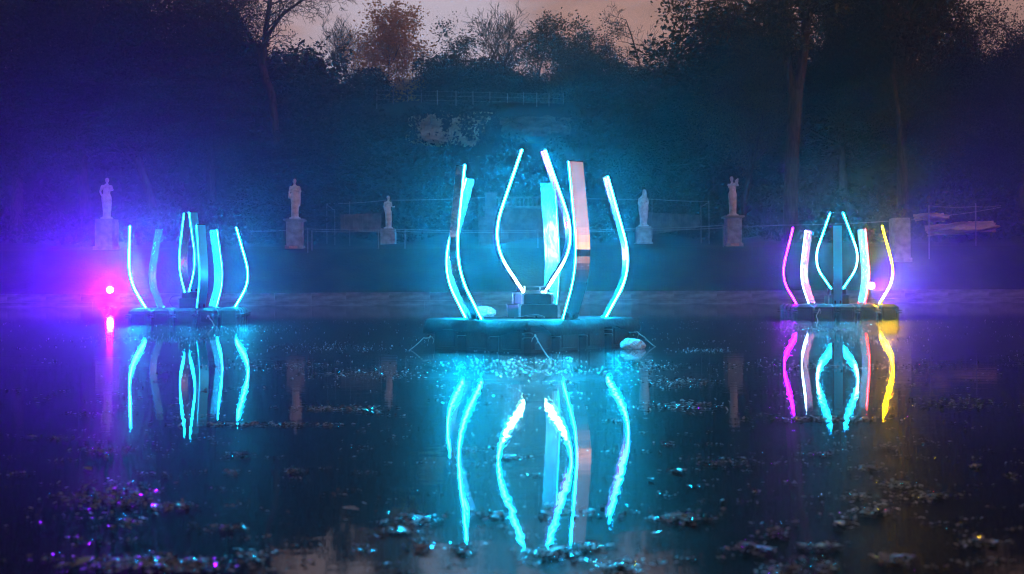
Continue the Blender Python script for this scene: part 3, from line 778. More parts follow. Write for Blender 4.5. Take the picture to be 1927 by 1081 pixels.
for px, yh, yf, yb, D, fn, cap, plq, l1, l2 in ST:
    foot, top, bot = at(px, yf, D), at(px, yh, D), at(px, yb, D)
    g = gz(foot.x, D)
    z0 = min(g - .05, bot.z - .2)
    size = (44 if fn is not statue_a else 34) * (.64 if fn in (statue_b, statue_e) else .62) / F_PX * D
    if fn is statue_a: size = 33 / F_PX * D
    pedestal(l2, (foot.x, D, g - .06), size, foot.z - g + .06, cap, plq)
    mb = MB(); fn(mb); me = remeshed('marble_statue', mb, M['statue'])
    s = (top.z - foot.z) / 1.93
    tag(share('marble_statue', me, None, (foot.x, D, foot.z), (0, 0, math.atan2(-foot.x, D) * .8), (s, s, s)), l1, 'statue', 'marble statues behind the pond')

# ------------------------------------------------------------------ rope barriers, walls, terrace
def barrier(name, posts, ropes, label, r=.022, pr=.03, cat='barrier', group=None, post_h=None):
    """posts: (px, top y, bottom y, D); ropes: lists of (px, y, D)"""
    P = [(at(a, t, D), at(a, b_, D)) for a, t, b_, D in posts]
    o = P[0][1] if P else at(*ropes[0][0])
    org = Vector((o.x, o.y, min(o.z, gz(o.x, o.y))))
    root = thing(name, label, cat, org, 0, group)
    for t, b_ in P:
        zb = min(b_.z, gz(t.x, t.y)) - .05
        mb = MB(); mb.tube([Vector((t.x, t.y, zb)) - org, t - org], pr, 7); mb.ball(t - org, pr * 1.3, 7, 5); mb.build('post', M['iron'], root)
    for rp in ropes:
        Q = [at(*q) - org for q in rp]; pts = []
        for i in range(len(Q) - 1):
            for k in range(8):
                t = k / 8; pts.append(Q[i].lerp(Q[i + 1], t) + Vector((0, 0, -.05 * 4 * t * (1 - t))))
        pts.append(Q[-1]); mb = MB(); mb.tube(pts, r, 5); mb.build('rope', M['wire'], root)
    return root
barrier('rope_barrier', [(579, 431, 458, 54), (587, 435, 458, 54.2), (712, 434, 460, 54.6), (762, 432, 460, 54.8)],
        [[(470, 435, 54), (579, 431, 54), (762, 432, 54.8), (1010, 434, 54.8)], [(587, 435, 54.2), (712, 435, 54.6), (1010, 437, 54.8)]],
        'thin rope barrier on posts crossing behind the middle sculpture, left half', .014)
barrier('rope_barrier', [(1361, 424, 450, 54.6), (1012, 433, 458, 54.8)],
        [[(1012, 434, 54.9), (1190, 430, 54.9), (1361, 424, 54.6), (1470, 424, 54), (1680, 416, 53.5), (1760, 408, 53), (1884, 390, 52)], [(1012, 437, 54.9), (1190, 433, 54.9), (1361, 429, 54.7)]],
        'thin rope barrier on posts running past the right statue to the right sculpture', .014)
barrier('rope_barrier', [(1748, 388, 426, 53.2), (1836, 384, 420, 55)], [[(1748, 388, 52.5), (1836, 389, 55), (1884, 387, 56)]], 'short rope barrier above the right sculpture near the pale slope', .012)
barrier('terrace_railing', [(615, 384, 404, 68), (630, 395, 420, 67), (658, 380, 404, 68.5)],
        [[(615, 384, 68), (728, 377, 69), (912, 372, 71)], [(630, 395, 67), (622, 390, 67.5), (615, 384, 68)]], 'thin rail of the upper terrace behind the small far statue', .016, .022, 'railing')
barrier('terrace_railing', [(1334, 379, 400, 68), (1319, 388, 415, 67), (1227, 375, 398, 69)],
        [[(1040, 372, 71), (1227, 375, 69), (1334, 379, 68)], [(1319, 388, 67), (1328, 384, 67.5), (1334, 379, 68)]], 'thin rail of the upper terrace behind the veiled statue', .016, .022, 'railing')

def quad_wall(name, label, px0, px1, top0, top1, bot0, bot1, D0, D1, thick=.4, cat='wall', n=10, mat='far_stone', ident=None):
    """a retaining wall of upright slabs whose top and foot lines run obliquely"""
    a0, a1 = at(px0, top0, D0), at(px1, top1, D1)
    root = thing(name, label, cat, (a0.x, a0.y, at(px0, bot0, D0).z))
    org = root.location.copy()
    for i in range(n):
        t0, t1 = i / n, (i + 1) / n - .006
        vs = []
        for t in (t0, t1):
            px = px0 + (px1 - px0) * t; D = D0 + (D1 - D0) * t
            tp = at(px, top0 + (top1 - top0) * t, D); bt = at(px, bot0 + (bot1 - bot0) * t, D)
            pr = rng.uniform(-.02, .02)
            for dy in (pr, thick):
                vs += [Vector((bt.x, D + dy, bt.z - .5)) - org, Vector((tp.x, D + dy, tp.z + rng.uniform(-.015, .015))) - org]
        mesh_obj('wall_slab', vs, [(0, 4, 5, 1), (2, 3, 7, 6), (1, 5, 7, 3), (0, 2, 6, 4), (0, 1, 3, 2), (4, 6, 7, 5)], M[mat], root)
    return root
quad_wall('ramp_wall', 'pale stone ramp wall tapering to the right beside the veiled statue', 1218, 1318, 400, 405, 428, 413, 69.5, 67.5, n=12)
quad_wall('ramp_wall', 'dim stone ramp wall tapering to the left behind the small far statue', 716, 640, 402, 404, 424, 416, 69.5, 67.5, n=9)
# grotto terrace in the centre, mostly behind the middle sculpture
def terrace():
    D = 71.0
    a = at(912, 430, D); b_ = at(1085, 430, D)
    zt = at(1000, 392, D).z; zb = min(gz(a.x, D), gz(b_.x, D)) - .3
    cx = (a.x + b_.x) / 2; wd = b_.x - a.x
    root = thing('stone_terrace', 'stone terrace with balustrade half hidden behind the middle sculpture', 'terrace', (cx, D, zb))
    mb = MB(); mb.box((0, 1.2, (zt - zb) / 2), (wd, 2.0, zt - zb), bev=.03); mb.build('terrace_wall', M['far_stone'], root)
    mb = MB(); mb.box((0, 1.1, zt - zb + .07), (wd + .3, 2.3, .14), bev=.03); mb.build('cornice', M['far_stone'], root)
    hb = .72
    prof = [(.075, 0), (.075, .05), (.05, .08), (.085, .20), (.06, .36), (.042, .46), (.065, .50), (.065, .54)]
    mb = MB(); mb.lathe(prof, n=8); o = mb.build('baluster', M['far_stone']); me = o.data; bpy.data.objects.remove(o)
    n = 16
    for i in range(n):
        x = -wd / 2 + .95 + i * (wd - 1.9) / (n - 1)
        share('baluster', me, root, (x, .15, zt - zb + .14))
    mb = MB(); mb.box((0, .15, zt - zb + .14 + .54 + .05), (wd - 1.2, .24, .10), bev=.02); mb.build('handrail', M['far_stone'], root)
    for sx in (-1, 1):
        mb = MB(); mb.box((sx * (wd / 2 - .42), .12, zt - zb + .14 + .40), (.75, .5, .80), bev=.02); mb.box((sx * (wd / 2 - .42), .12, zt - zb + .99), (.86, .6, .10), bev=.02); mb.build('pier', M['far_stone'], root)
    for i in range(3):
        mb = MB(); mb.box((-wd / 2 + .6 + i * .02, -.35 - .5 * i, (zt - zb) * (.78 - .2 * i) / 2), (2.0 - .1 * i, .48, (zt - zb) * (.78 - .2 * i)), bev=.03); mb.build('buttress', M['far_stone'], root)
terrace()
q = at(1693, 436, 53); g = gz(q.x, 53)
pd = pedestal('empty square stone block standing right of the right sculpture', (q.x, 53, g - .05), 30 / F_PX * 53, at(1693, 411, 53).z - g + .05, False, False, None)
pd.name = 'stone_block'; pd['category'] = 'stone block'

def rocky(name, label, cx, cy_, D, wpx, hpx, seed, mat, depth=1.6, cat='rock', tilt=0.0):
    """a rounded crag: its rim runs back into the slope so only the uneven middle shows"""
    c = at(cx, cy_, D); w, h = wpx / F_PX * D, hpx / F_PX * D
    nu, nv = 48, 26; vs, fs = [], []
    for j in range(nv + 1):
        for i in range(nu + 1):
            u, v = (i / nu * 2 - 1) * 1.12, (j / nv * 2 - 1) * 1.12
            x, zz = u * w / 2, v * h / 2
            p_ = Vector((x, zz, seed))
            nn = noise.noise(p_ * .7) + .6 * noise.noise(p_ * 1.7) + .35 * noise.noise(p_ * 4) + .2 * noise.noise(p_ * 8)
            rim = (abs(u) ** 2.6 + abs(v) ** 2.6) ** (1 / 2.6) * (1 + .30 * noise.noise(Vector((u * 2.1, v * 2.1, seed + 5))))
            back = min(1.0, max(0.0, (rim - .62) / .5)) ** 1.6
            strata = .10 * (math.floor(zz * 2.2 + .8 * noise.noise(p_ * .6)) % 2)
            vs.append((x, -.22 * depth * nn - strata + back * depth * 2.4 + .35 * zz, zz + .10 * nn + u * tilt))
    for j in range(nv):
        for i in range(nu):
            a = j * (nu + 1) + i; fs.append((a, a + 1, a + nu + 2, a + nu + 1))
    o = mesh_obj(name, vs, fs, M[mat], loc=c); return tag(o, label, cat)
rocky('rock_face', 'sandy rock face showing through the hillside trees, left of the middle sculpture tips', 836, 242, 88.0, 170, 92, 1.3, 'rock', 2.2)
rocky('rock_face', 'layered rock outcrop dimly lit teal on the slope above the middle sculpture', 1012, 240, 87.6, 130, 62, 8.3, 'dark_rock', 1.6)
rocky('rock_face', 'long pale pinkish slope of bare rock above and right of the right sculpture', 1836, 426, 55.5, 120, 20, 4.4, 'rock', .8, tilt=.10)
rocky('rock_face', 'small pinkish rock patch beside the barrier above the right sculpture', 1768, 406, 58.0, 52, 14, 9.1, 'rock', .6)

# hilltop fence
posts = [709, 740, 767, 793, 823, 858, 890, 922, 955, 985, 1010, 1033, 1060]
fo = at(709, 195, 95.5)
fr = thing('hilltop_fence', 'row of thin fence posts along the hilltop below the golden tree', 'fence', (fo.x, 95.5, gz(fo.x, 95.5)))
org = fr.location.copy(); tops = []
for k, px in enumerate(posts):
    D = 95.5 + .3 * math.sin(k); b_ = at(px, 196 + .006 * (px - 709), D); t = at(px, 168 + .022 * (px - 709), D)
    mb = MB(); z0 = min(b_.z, gz(b_.x, D)) - .1
    mb.tube([Vector((t.x, D, z0)) - org, t - org], .05, 6); mb.build('post', M['stone'] if k in (2, 4, 8, 10) else M['iron'], fr); tops.append(t - org)
for dz in (-.1, -.5, -.9):
    mb = MB(); mb.tube([t + Vector((0, 0, dz)) for t in tops], .014, 4); mb.build('wire', M['wire'], fr)

# ------------------------------------------------------------------ trees
def tubes_mesh(name, segs, mat, n=5):
    """segs: list of (p0, p1, r0, r1)"""
    A = np.array([s[0] for s in segs]); B = np.array([s[1] for s in segs]); r0 = np.array([s[2] for s in segs]); r1 = np.array([s[3] for s in segs])
    d = B - A; d /= np.maximum(np.linalg.norm(d, axis=1, keepdims=True), 1e-6)
    ref = np.where(np.abs(d[:, 2:3]) > .9, np.array([[1., 0, 0]]), np.array([[0, 0, 1.]]))
    u = np.cross(d, ref); u /= np.linalg.norm(u, axis=1, keepdims=True); w = np.cross(d, u)
    V = []
    for P, r in ((A, r0), (B, r1)):
        for k in range(n):
            a = 2 * math.pi * k / n; V.append(P + (u * math.cos(a) + w * math.sin(a)) * r[:, None])
    V = np.stack(V, 1); S = len(segs)
    base = (np.arange(S) * 2 * n)[:, None]
    F_ = []
    for k in range(n):
        j = (k + 1) % n; F_.append(np.concatenate([base + k, base + j, base + n + j, base + n + k], 1))
    F_ = np.concatenate(F_, 0)
    me = bpy.data.meshes.new(name); me.from_pydata(V.reshape(-1, 3).tolist(), [], F_.tolist()); me.update()
    me.materials.append(mat); me.polygons.foreach_set('use_smooth', [True] * len(me.polygons))
    return me
def leaves_mesh(name, pts, size, mat, seed, tone_bias=0.0):
    rg = np.random.default_rng(seed); n = len(pts); P = np.asarray(pts, float)
    a = rg.normal(size=(n, 3)); a /= np.linalg.norm(a, axis=1, keepdims=True)
    b_ = rg.normal(size=(n, 3)); b_ -= a * (a * b_).sum(1, keepdims=True); b_ /= np.linalg.norm(b_, axis=1, keepdims=True)
    s = size * rg.uniform(.55, 1.25, (n, 1)); 
    c = np.cross(a, b_) * .12
    V = np.stack([P - a * s, P - b_ * s * .55 + c * s, P + a * s, P + b_ * s * .55 + c * s], 1).reshape(-1, 3)
    Fc = (np.arange(n) * 4)[:, None] + np.array([[0, 1, 2, 3]])
    me = bpy.data.meshes.new(name); me.from_pydata(V.tolist(), [], Fc.tolist()); me.update(); me.materials.append(mat)
    t = np.clip(rg.beta(2, 2.2, n) + tone_bias, 0, 1)
    at_ = me.attributes.new('tone', 'FLOAT', 'FACE'); at_.data.foreach_set('value', t.astype(np.float32))
    return me
def grow(seed, H=9.0, trunk=.28, spread=.55, up=.25, levels=4, kids=(7, 4, 4, 3), r0=.16, lean=(0, 0), wig=.12, lenf=.42, decay=.62, fork=False):
    rg = random.Random(seed); segs, tips = [], []
    def rv(): return Vector((rg.gauss(0, 1), rg.gauss(0, 1), rg.gauss(0, 1)))
    def branch(p, d, ln, r, lv):
        n = 5 if lv == 0 else (4 if lv == 1 else 3)
        pts = [p.copy()]; q = p.copy(); dd = d.copy()
        for i in range(n):
            dd = (dd + rv() * wig + Vector((0, 0, up * (.35 if lv else .1)))).normalized()
            q2 = q + dd * ln / n
            ra = r * (1 - .72 * i / n); rb = r * (1 - .72 * (i + 1) / n)
            segs.append((tuple(q), tuple(q2), ra, rb)); q = q2; pts.append(q.copy())
        tips.append((tuple(q), lv))
        if lv >= levels: return
        k = kids[min(lv, len(kids) - 1)]
        for i in range(k):
            t = (trunk + (1 - trunk) * (i + rg.random()) / k) if lv == 0 else (.25 + .75 * (i + rg.random()) / k)
            idx = min(int(t * n), n - 1); fr_ = t * n - idx
            bp = pts[idx].lerp(pts[idx + 1], fr_)
            ax = rv(); base = (pts[idx + 1] - pts[idx]).normalized()
            side = (ax - base * ax.dot(base)).normalized()
            nd = (base * (1 - spread) + side * spread + Vector((0, 0, up))).normalized()
            l2 = ln * (lenf if lv == 0 else decay) * rg.uniform(.75, 1.2) * (1.15 - .45 * t if lv == 0 else 1)
            branch(bp, nd, l2, max(r * .48 * (1 - .5 * t), .006), lv + 1)
    branch(Vector((0, 0, 0)), Vector((lean[0], lean[1], 1)).normalized(), H * (.80 if lenf < .5 else .72), r0, 0)
    return segs, tips
def crown_pts(tips, seed, per=5, sig=.35, minlv=2, cap=9000):
    rg = np.random.default_rng(seed); T = np.array([t[0] for t in tips if t[1] >= minlv])
    P = np.repeat(T, per, 0) + rg.normal(size=(len(T) * per, 3)) * sig
    if len(P) > cap: P = P[rg.choice(len(P), cap, replace=False)]
    return P
def blob_pts(seed, n, R_, zc, lumps=16, lump_r=.42):
    """points on and in an uneven, lumpy crown"""
    rg = np.random.default_rng(seed)
    d = rg.normal(size=(lumps, 3)); d /= np.linalg.norm(d, axis=1, keepdims=True)
    C_ = d * rg.uniform(.35, .85, (lumps, 1)) * np.array(R_); C_[:, 2] += zc
    k = rg.integers(0, lumps, n); e_ = rg.normal(size=(n, 3)); e_ /= np.linalg.norm(e_, axis=1, keepdims=True)
    rad = rg.uniform(.3, 1.0, (n, 1)) ** .5 * rg.uniform(.8, 1.25, (n, 1))
    return C_[k] + e_ * rad * np.array(R_) * lump_r

PROTO = {}
def proto(key, name, trunk_me, crown_me): PROTO[key] = (name, trunk_me, crown_me)
# bare, twiggy hilltop trees (unit height about 9 m)
for key, sd, kw in (('bare_a', 11, dict(H=9, trunk=.20, spread=.50, up=.34, kids=(9, 5, 4, 3), lenf=.50)), ('bare_b', 23, dict(H=9, trunk=.30, spread=.60, up=.20, kids=(9, 4, 4, 3), lenf=.40)),
                    ('bare_c', 37, dict(H=9.5, trunk=.42, spread=.62, up=.10, kids=(8, 4, 3, 2), lenf=.26, r0=.13))):
    sg, tp = grow(sd, **kw)
    big = [s for s in sg if s[2] > .028]; fine = [(s[0], s[1], max(s[2], .016), max(s[3], .012)) for s in sg if s[2] <= .028]
    proto(key, 'bare_tree', tubes_mesh('trunk', big, M['bark']), tubes_mesh('crown', fine, M['twig'], 3))
# half-bare trees with some leaves left
def leafy(key, name, sd, mat, kw, per, sig, size, cap, extra=0, blob=None, bias=0.0):
    sg, tp = grow(sd, **kw)
    big = [(s[0], s[1], max(s[2], .014), max(s[3], .011)) for s in sg if s[2] > .012]
    P = crown_pts(tp, sd, per, sig, 2, cap)
    if blob: P = np.concatenate([P, blob_pts(sd + 1, *blob)])
    proto(key, name, tubes_mesh('trunk', big, M['bark'], 4), leaves_mesh('crown', P, size, M[mat], sd, bias))
leafy('half_a', 'half_bare_tree', 41, 'leaf_rust', dict(H=9, trunk=.22, spread=.5, up=.30, kids=(9, 5, 4, 3), lenf=.46), 3, .30, .13, 3500)
leafy('half_b', 'half_bare_tree', 43, 'leaf_olive', dict(H=9, trunk=.24, spread=.52, up=.28, kids=(9, 5, 4, 3), lenf=.42), 4, .28, .13, 4500)
leafy('gold', 'golden_tree', 47, 'leaf_gold', dict(H=9, trunk=.18, spread=.55, up=.22, kids=(10, 5, 4, 3), lenf=.48), 9, .34, .15, 8000, blob=(4000, (3.0, 3.0, 3.6), 5.0, 26, .36))
leafy('round', 'leafy_tree', 53, 'leaf_dark', dict(H=9, trunk=.2, spread=.55, up=.2, kids=(9, 4, 4, 2), lenf=.45), 8, .35, .16, 6000, blob=(6000, (3.2, 3.2, 3.3), 5.0, 24, .38))
leafy('tall_a', 'tall_leafy_tree', 59, 'leaf_dark', dict(H=20, trunk=.22, spread=.5, up=.22, kids=(11, 5, 4, 2), lenf=.40, r0=.38), 20, .7, .115, 22000, blob=(34000, (5.2, 5.0, 8.2), 11.0, 40, .30))
leafy('tall_b', 'tall_leafy_tree', 61, 'leaf_rust', dict(H=20, trunk=.25, spread=.55, up=.18, kids=(11, 5, 4, 2), lenf=.42, r0=.36), 20, .7, .11, 22000, blob=(30000, (5.6, 5.0, 7.8), 11.5, 44, .27))
leafy('tall_c', 'tall_leafy_tree', 67, 'leaf_olive', dict(H=18, trunk=.3, spread=.55, up=.18, kids=(10, 5, 4, 2), lenf=.42, r0=.34), 16, .6, .11, 18000, blob=(24000, (5.0, 4.6, 6.8), 10.5, 40, .28))
leafy('conifer', 'evergreen_tree', 71, 'leaf_dark', dict(H=14, trunk=.08, spread=.8, up=-.04, kids=(26, 5, 3), levels=3, lenf=.30, r0=.26), 16, .35, .17, 11000, blob=(6000, (3.2, 3.2, 5.4), 6.2, 40, .26))

def plant(key, px, base_y, D, top_y, label, group, rot=None, wide=1.0, ref_h=None, mat=None, lean=0.0, name=None):
    nm, tm, cm = PROTO[key]
    b_ = at(px, 500, D); g = gz(b_.x, D)
    h = at(px, top_y, D).z - g
    hh = PH[key]; s = h / hh
    root = thing(name or nm, label, 'tree', (b_.x, D, g - .1), rng.uniform(0, 6.28) if rot is None else rot, group)
    root.scale = (s * wide, s * wide, s)
    if lean: root.rotation_euler = (0, lean, root.rotation_euler.z)
    share('trunk', tm, root); c = share('crown', cm, root)
    if mat:
        c.material_slots[0].link = 'OBJECT'; c.material_slots[0].material = M[mat]
    return root
sg, tp = grow(83, H=4, trunk=.1, spread=.6, up=.2, kids=(8, 4, 3), levels=3, lenf=.6, r0=.09)
proto('shrub', 'shrub', tubes_mesh('trunk', [(a, b_, max(c, .012), max(d, .01)) for a, b_, c, d in sg], M['bark'], 4), leaves_mesh('crown', blob_pts(84, 9000, (2.6, 2.6, 2.1), 1.9, 30, .36), .13, M['leaf_dark'], 85))
PH = {}
for k, (nm, tm, cm) in PROTO.items():
    zz = np.empty(len(cm.vertices) * 3, np.float32); cm.vertices.foreach_get('co', zz); PH[k] = float(np.percentile(zz[2::3], 99.7))

G1 = 'trees along the hilltop skyline'
plant('bare_a', 655, 0, 101, 28, 'bare twiggy tree on the skyline just left of the golden tree', G1, 1.0, 1.2)
plant('bare_b', 622, 0, 104, 16, 'faint bare tree at the left edge of the open sky', G1, 2.2, 1.1)
plant('gold', 737, 0, 99, 8, 'golden brown leafy tree standing alone against the sky', G1, .6, 1.25)
plant('half_a', 842, 0, 100, 16, 'half bare dark tree right of the golden tree on the skyline', G1, 2.0, 1.55)
plant('bare_a', 932, 0, 101, 8, 'bare tree of fine upright twigs under the bright cloud', G1, 3.4, 1.45)
plant('bare_b', 893, 0, 103, 20, 'bare tree behind the fine twigged tree below the bright cloud', G1, .4, 1.4)
plant('half_b', 1003, 0, 100, 14, 'open round crowned tree with the sky showing through its branches', G1, .9, 1.35)
plant('round', 1082, 0, 99, 36, 'dense dark green tree right of the open round crowned tree', G1, 4.0, 1.2, mat='leaf_olive')
plant('half_a', 1165, 0, 100, 28, 'dark twiggy tree left of the slender bare skyline tree', G1, 4.4, 1.3)
plant('bare_c', 1215, 0, 99, 12, 'slender bare tree standing tallest at the right of the skyline', G1, .3, 1.1)
plant('half_a', 1270, 0, 95, 52, 'rusty bush tree at the right end of the open sky', G1, 5.1, 1.35)
SH = 'dark shrubs below the skyline trees'
for px, top, D, w, mt, lb in ((690, 120, 97.5, 2.0, 'leaf_dark', 'dark shrub under the left side of the golden tree'), (762, 138, 98, 2.2, 'leaf_gold', 'golden shrub at the foot of the golden tree'),
        (820, 92, 98, 1.7, 'leaf_dark', 'tall dark shrub just right of the golden tree'), (880, 106, 98.5, 1.9, 'leaf_dark', 'dark shrub below the bright cloud, left one'), (938, 98, 98, 1.7, 'leaf_rust', 'rusty dark shrub below the fine twigged tree'),
        (990, 126, 98, 2.2, 'leaf_dark', 'low dark shrub under the open round crowned tree'), (1050, 120, 97.5, 1.9, 'leaf_olive', 'olive shrub left of the dense green skyline tree'), (1120, 98, 97, 1.7, 'leaf_dark', 'dark shrub right of the dense green skyline tree'),
        (1180, 108, 97, 1.8, 'leaf_rust', 'rusty shrub below the dark twiggy tree'), (1235, 112, 95, 1.8, 'leaf_rust', 'rusty shrub below the slender bare tree'), (1305, 92, 92, 1.6, 'leaf_dark', 'dark shrub at the foot of the right slope trees')):
    o = plant('shrub', px, 0, D, top + 8, lb, SH, None, w * .62, mat=mt); o['category'] = 'shrub'
G2 = 'tall trees on the left slope'
plant('tall_a', 30, 0, 62, -170, 'tall dark tree at the left edge of the picture', G2, .5, 1.1)
plant('tall_b', 165, 0, 66, -190, 'tall dark tree above the statue with its hand on its hip', G2, 1.5, 1.2, mat='leaf_dark')
plant('tall_c', 300, 0, 70, -110, 'tall dark tree above the left sculpture', G2, 2.5, 1.2, mat='leaf_rust')
plant('tall_a', 400, 0, 76, -30, 'dark leafy tree behind the leaning bare tree', G2, 3.5, 1.15, mat='leaf_rust')
plant('conifer', 598, 0, 86, 66, 'rounded dark evergreen left of the golden tree', G2, .4, 1.45)
plant('conifer', 545, 0, 80, 96, 'dark evergreen below the leaning bare tree', G2, 2.4, 1.4)
plant('conifer', 528, 0, 70.5, 236, 'low dark evergreen hiding the foot of the leaning bare tree', G2, 4.1, 1.6)
plant('tall_a', 240, 0, 76, -60, 'shorter dark tree filling the gap on the left slope', G2, 5.0, 1.3)
plant('conifer', 690, 0, 84, 195, 'low dark shrub tree left of the sandy rock face', G2, 1.4, 1.9)
G3 = 'tall trees on the right slope'
plant('round', 1345, 0, 82, 44, 'dark bushy tree left of the great forked tree', G3, .5, 1.1)
plant('tall_c', 1395, 0, 74, -30, 'olive leaved tree hanging over the jar bearing statue', G3, 4.6, .85)
plant('tall_b', 1590, 0, 74, -130, 'rust leaved tree right of the great forked trunk', G3, .9, 1.1)
plant('tall_a', 1700, 0, 70, -170, 'tall dark tree above the right sculpture', G3, 2.9, 1.1, mat='leaf_rust')
plant('tall_b', 1800, 0, 73, 8, 'dark tree with a ragged top near the right edge', G3, 3.9, 1.1, mat='leaf_dark')
plant('tall_a', 1915, 0, 66, -20, 'dark tree at the right edge of the picture', G3, 5.5, 1.0)
plant('conifer', 1480, 0, 80, 40, 'dark evergreen behind the great forked trunk', G3, 2.0, 1.6)
plant('conifer', 1250, 0, 84, 190, 'low dark shrub tree above the veiled statue', G3, 3.0, 1.9)

for key, x, y, sc_, lb in (('tall_a', -34, 30, 1.05, 'tall dark tree on the left bank beyond the picture edge, nearest the hillside'), ('tall_b', -36, 20, 1.0, 'tall dark tree on the left bank beyond the picture edge, beside the pond middle'),
                          ('tall_a', -33, 40, 1.1, 'tall dark tree on the left bank outside the picture, at the slope foot')):
    nm, tm, cm = PROTO[key]; o = thing(nm, lb, 'tree', (x, y, -.2), x * .7, 'trees on the left bank'); o.scale = (sc_, sc_, sc_); share('trunk', tm, o); share('crown', cm, o)

# the two trees whose trunks can be followed: the great forked one and the leaning bare one
def path_tree(name, label, group, D, limbs, seed, leaf=None, kids=9, ln=3.2, per=4, lsize=.15, sig=.35):
    """limbs: lists of (px, py, radius in px, depth offset)"""
    b_ = at(limbs[0][0][0], limbs[0][0][1], D); g = gz(b_.x, D)
    org = Vector((b_.x, D, g - .1)); root = thing(name, label, 'tree', org, 0, group)
    big, fine, tips = [], [], []; rg = random.Random(seed)
    mb = MB()
    for li, lb in enumerate(limbs):
        P = [at(px, py, D + off) - org for px, py, r, off in lb]; rr = [r / F_PX * D for px, py, r, off in lb]
        if li == 0: P[0].z = 0
        Q, RR = [], []
        for i in range(len(P) - 1):
            a, b2, c2, d2 = P[max(i - 1, 0)], P[i], P[i + 1], P[min(i + 2, len(P) - 1)]
            for k in range(6):
                t = k / 6; Q.append(.5 * ((2 * b2) + (c2 - a) * t + (2 * a - 5 * b2 + 4 * c2 - d2) * t * t + (3 * b2 - a - 3 * c2 + d2) * t ** 3)); RR.append(rr[i] + (rr[i + 1] - rr[i]) * t)
        Q.append(P[-1]); RR.append(rr[-1]); mb.tube(Q, RR, 12)
        if li == 0 and len(limbs) > 1: continue
        for k in range(kids):
            t = .2 + .8 * (k + rg.random()) / kids; i = min(int(t * (len(Q) - 1)), len(Q) - 2)
            d = (Q[i + 1] - Q[i]).normalized(); s = Vector((rg.gauss(0, 1), rg.gauss(0, 1), rg.gauss(0, .5))); s = (s - d * s.dot(d)).normalized()
            sg, tp = grow(rg.randint(0, 9999), H=ln * rg.uniform(.7, 1.3), trunk=.15, spread=.6, up=.12, levels=3, kids=(6, 4, 3), r0=RR[i] * .42, lenf=.6, decay=.6, wig=.16)
            rot = (d * .45 + s + Vector((0, 0, .25))).normalized().to_track_quat('Z', 'Y').to_matrix()
            for s0, s1, ra, rb in sg:
                fine.append((tuple(rot @ Vector(s0) + Q[i]), tuple(rot @ Vector(s1) + Q[i]), max(ra, .014), max(rb, .010)))
            tips += [(tuple(rot @ Vector(t_) + Q[i]), lv) for t_, lv in tp]
    mb.build('trunk', M['bark'], root, smooth=True)
    share('branches', tubes_mesh('branches', fine, M['twig'], 4), root)
    if leaf: share('crown', leaves_mesh('crown', crown_pts(tips, seed, per, sig, 2, 9000), lsize, M[leaf], seed), root)
path_tree('forked_tree', 'great tree with a thick pale trunk forking in two above the right sculpture', G3, 60.0,
          [[(1488, 470, 15, 0), (1488, 390, 13.5, 0), (1491, 280, 12.5, 0), (1496, 200, 13, 0), (1498, 170, 13, 0)],
           [(1495, 185, 9, 0), (1482, 120, 7.5, .3), (1474, 60, 6.5, .5), (1468, -10, 6, .8), (1458, -90, 4, 1.2), (1440, -160, 2, 1.6)],
           [(1500, 180, 9.5, 0), (1511, 110, 8.5, -.3), (1516, 40, 8, -.5), (1500, -20, 6, -.8), (1490, -100, 3.5, -1), (1500, -170, 2, -1.2)],
           [(1516, 44, 6, -.5), (1532, 10, 4.5, -1), (1545, -30, 4, -1.4), (1590, -100, 2, -2)],
           [(1478, 85, 3.2, .5), (1440, 30, 2.6, .2), (1380, 0, 2, -.6), (1310, 10, 1.4, -1.2)]], 5, 'leaf_olive', kids=7, ln=2.6, per=3, lsize=.13, sig=.28)
path_tree('leaning_tree', 'bare tree with a pale leaning trunk left of the open sky', G2, 73.0,
          [[(528, 262, 8, 0), (515, 210, 7.5, 0), (500, 150, 7, 0), (492, 120, 7, 0)],
           [(494, 128, 6, 0), (470, 70, 5, .4), (440, 25, 4, .8), (400, -30, 2.5, 1)],
           [(494, 128, 6, 0), (500, 60, 5, -.3), (508, 0, 4, -.6), (512, -80, 2, -1)],
           [(497, 80, 4, -.2), (530, 30, 3, -.5), (570, 0, 2, -1), (600, -30, 1.4, -1.4)],
           [(482, 95, 3.4, .3), (440, 70, 2.4, .4), (400, 50, 1.6, .6)]], 8, None, kids=9, ln=3.0)
path_tree('slanting_tree', 'dim slender double trunk leaning on the slope above the violet glow at right', G3, 63.0,
          [[(1705, 300, 5, 0), (1690, 220, 4.5, 0), (1678, 140, 4, 0)], [(1680, 150, 3.4, 0), (1690, 60, 2.6, .3), (1735, -10, 2, .6)]], 9, 'leaf_rust', kids=6, ln=2.2, per=3)

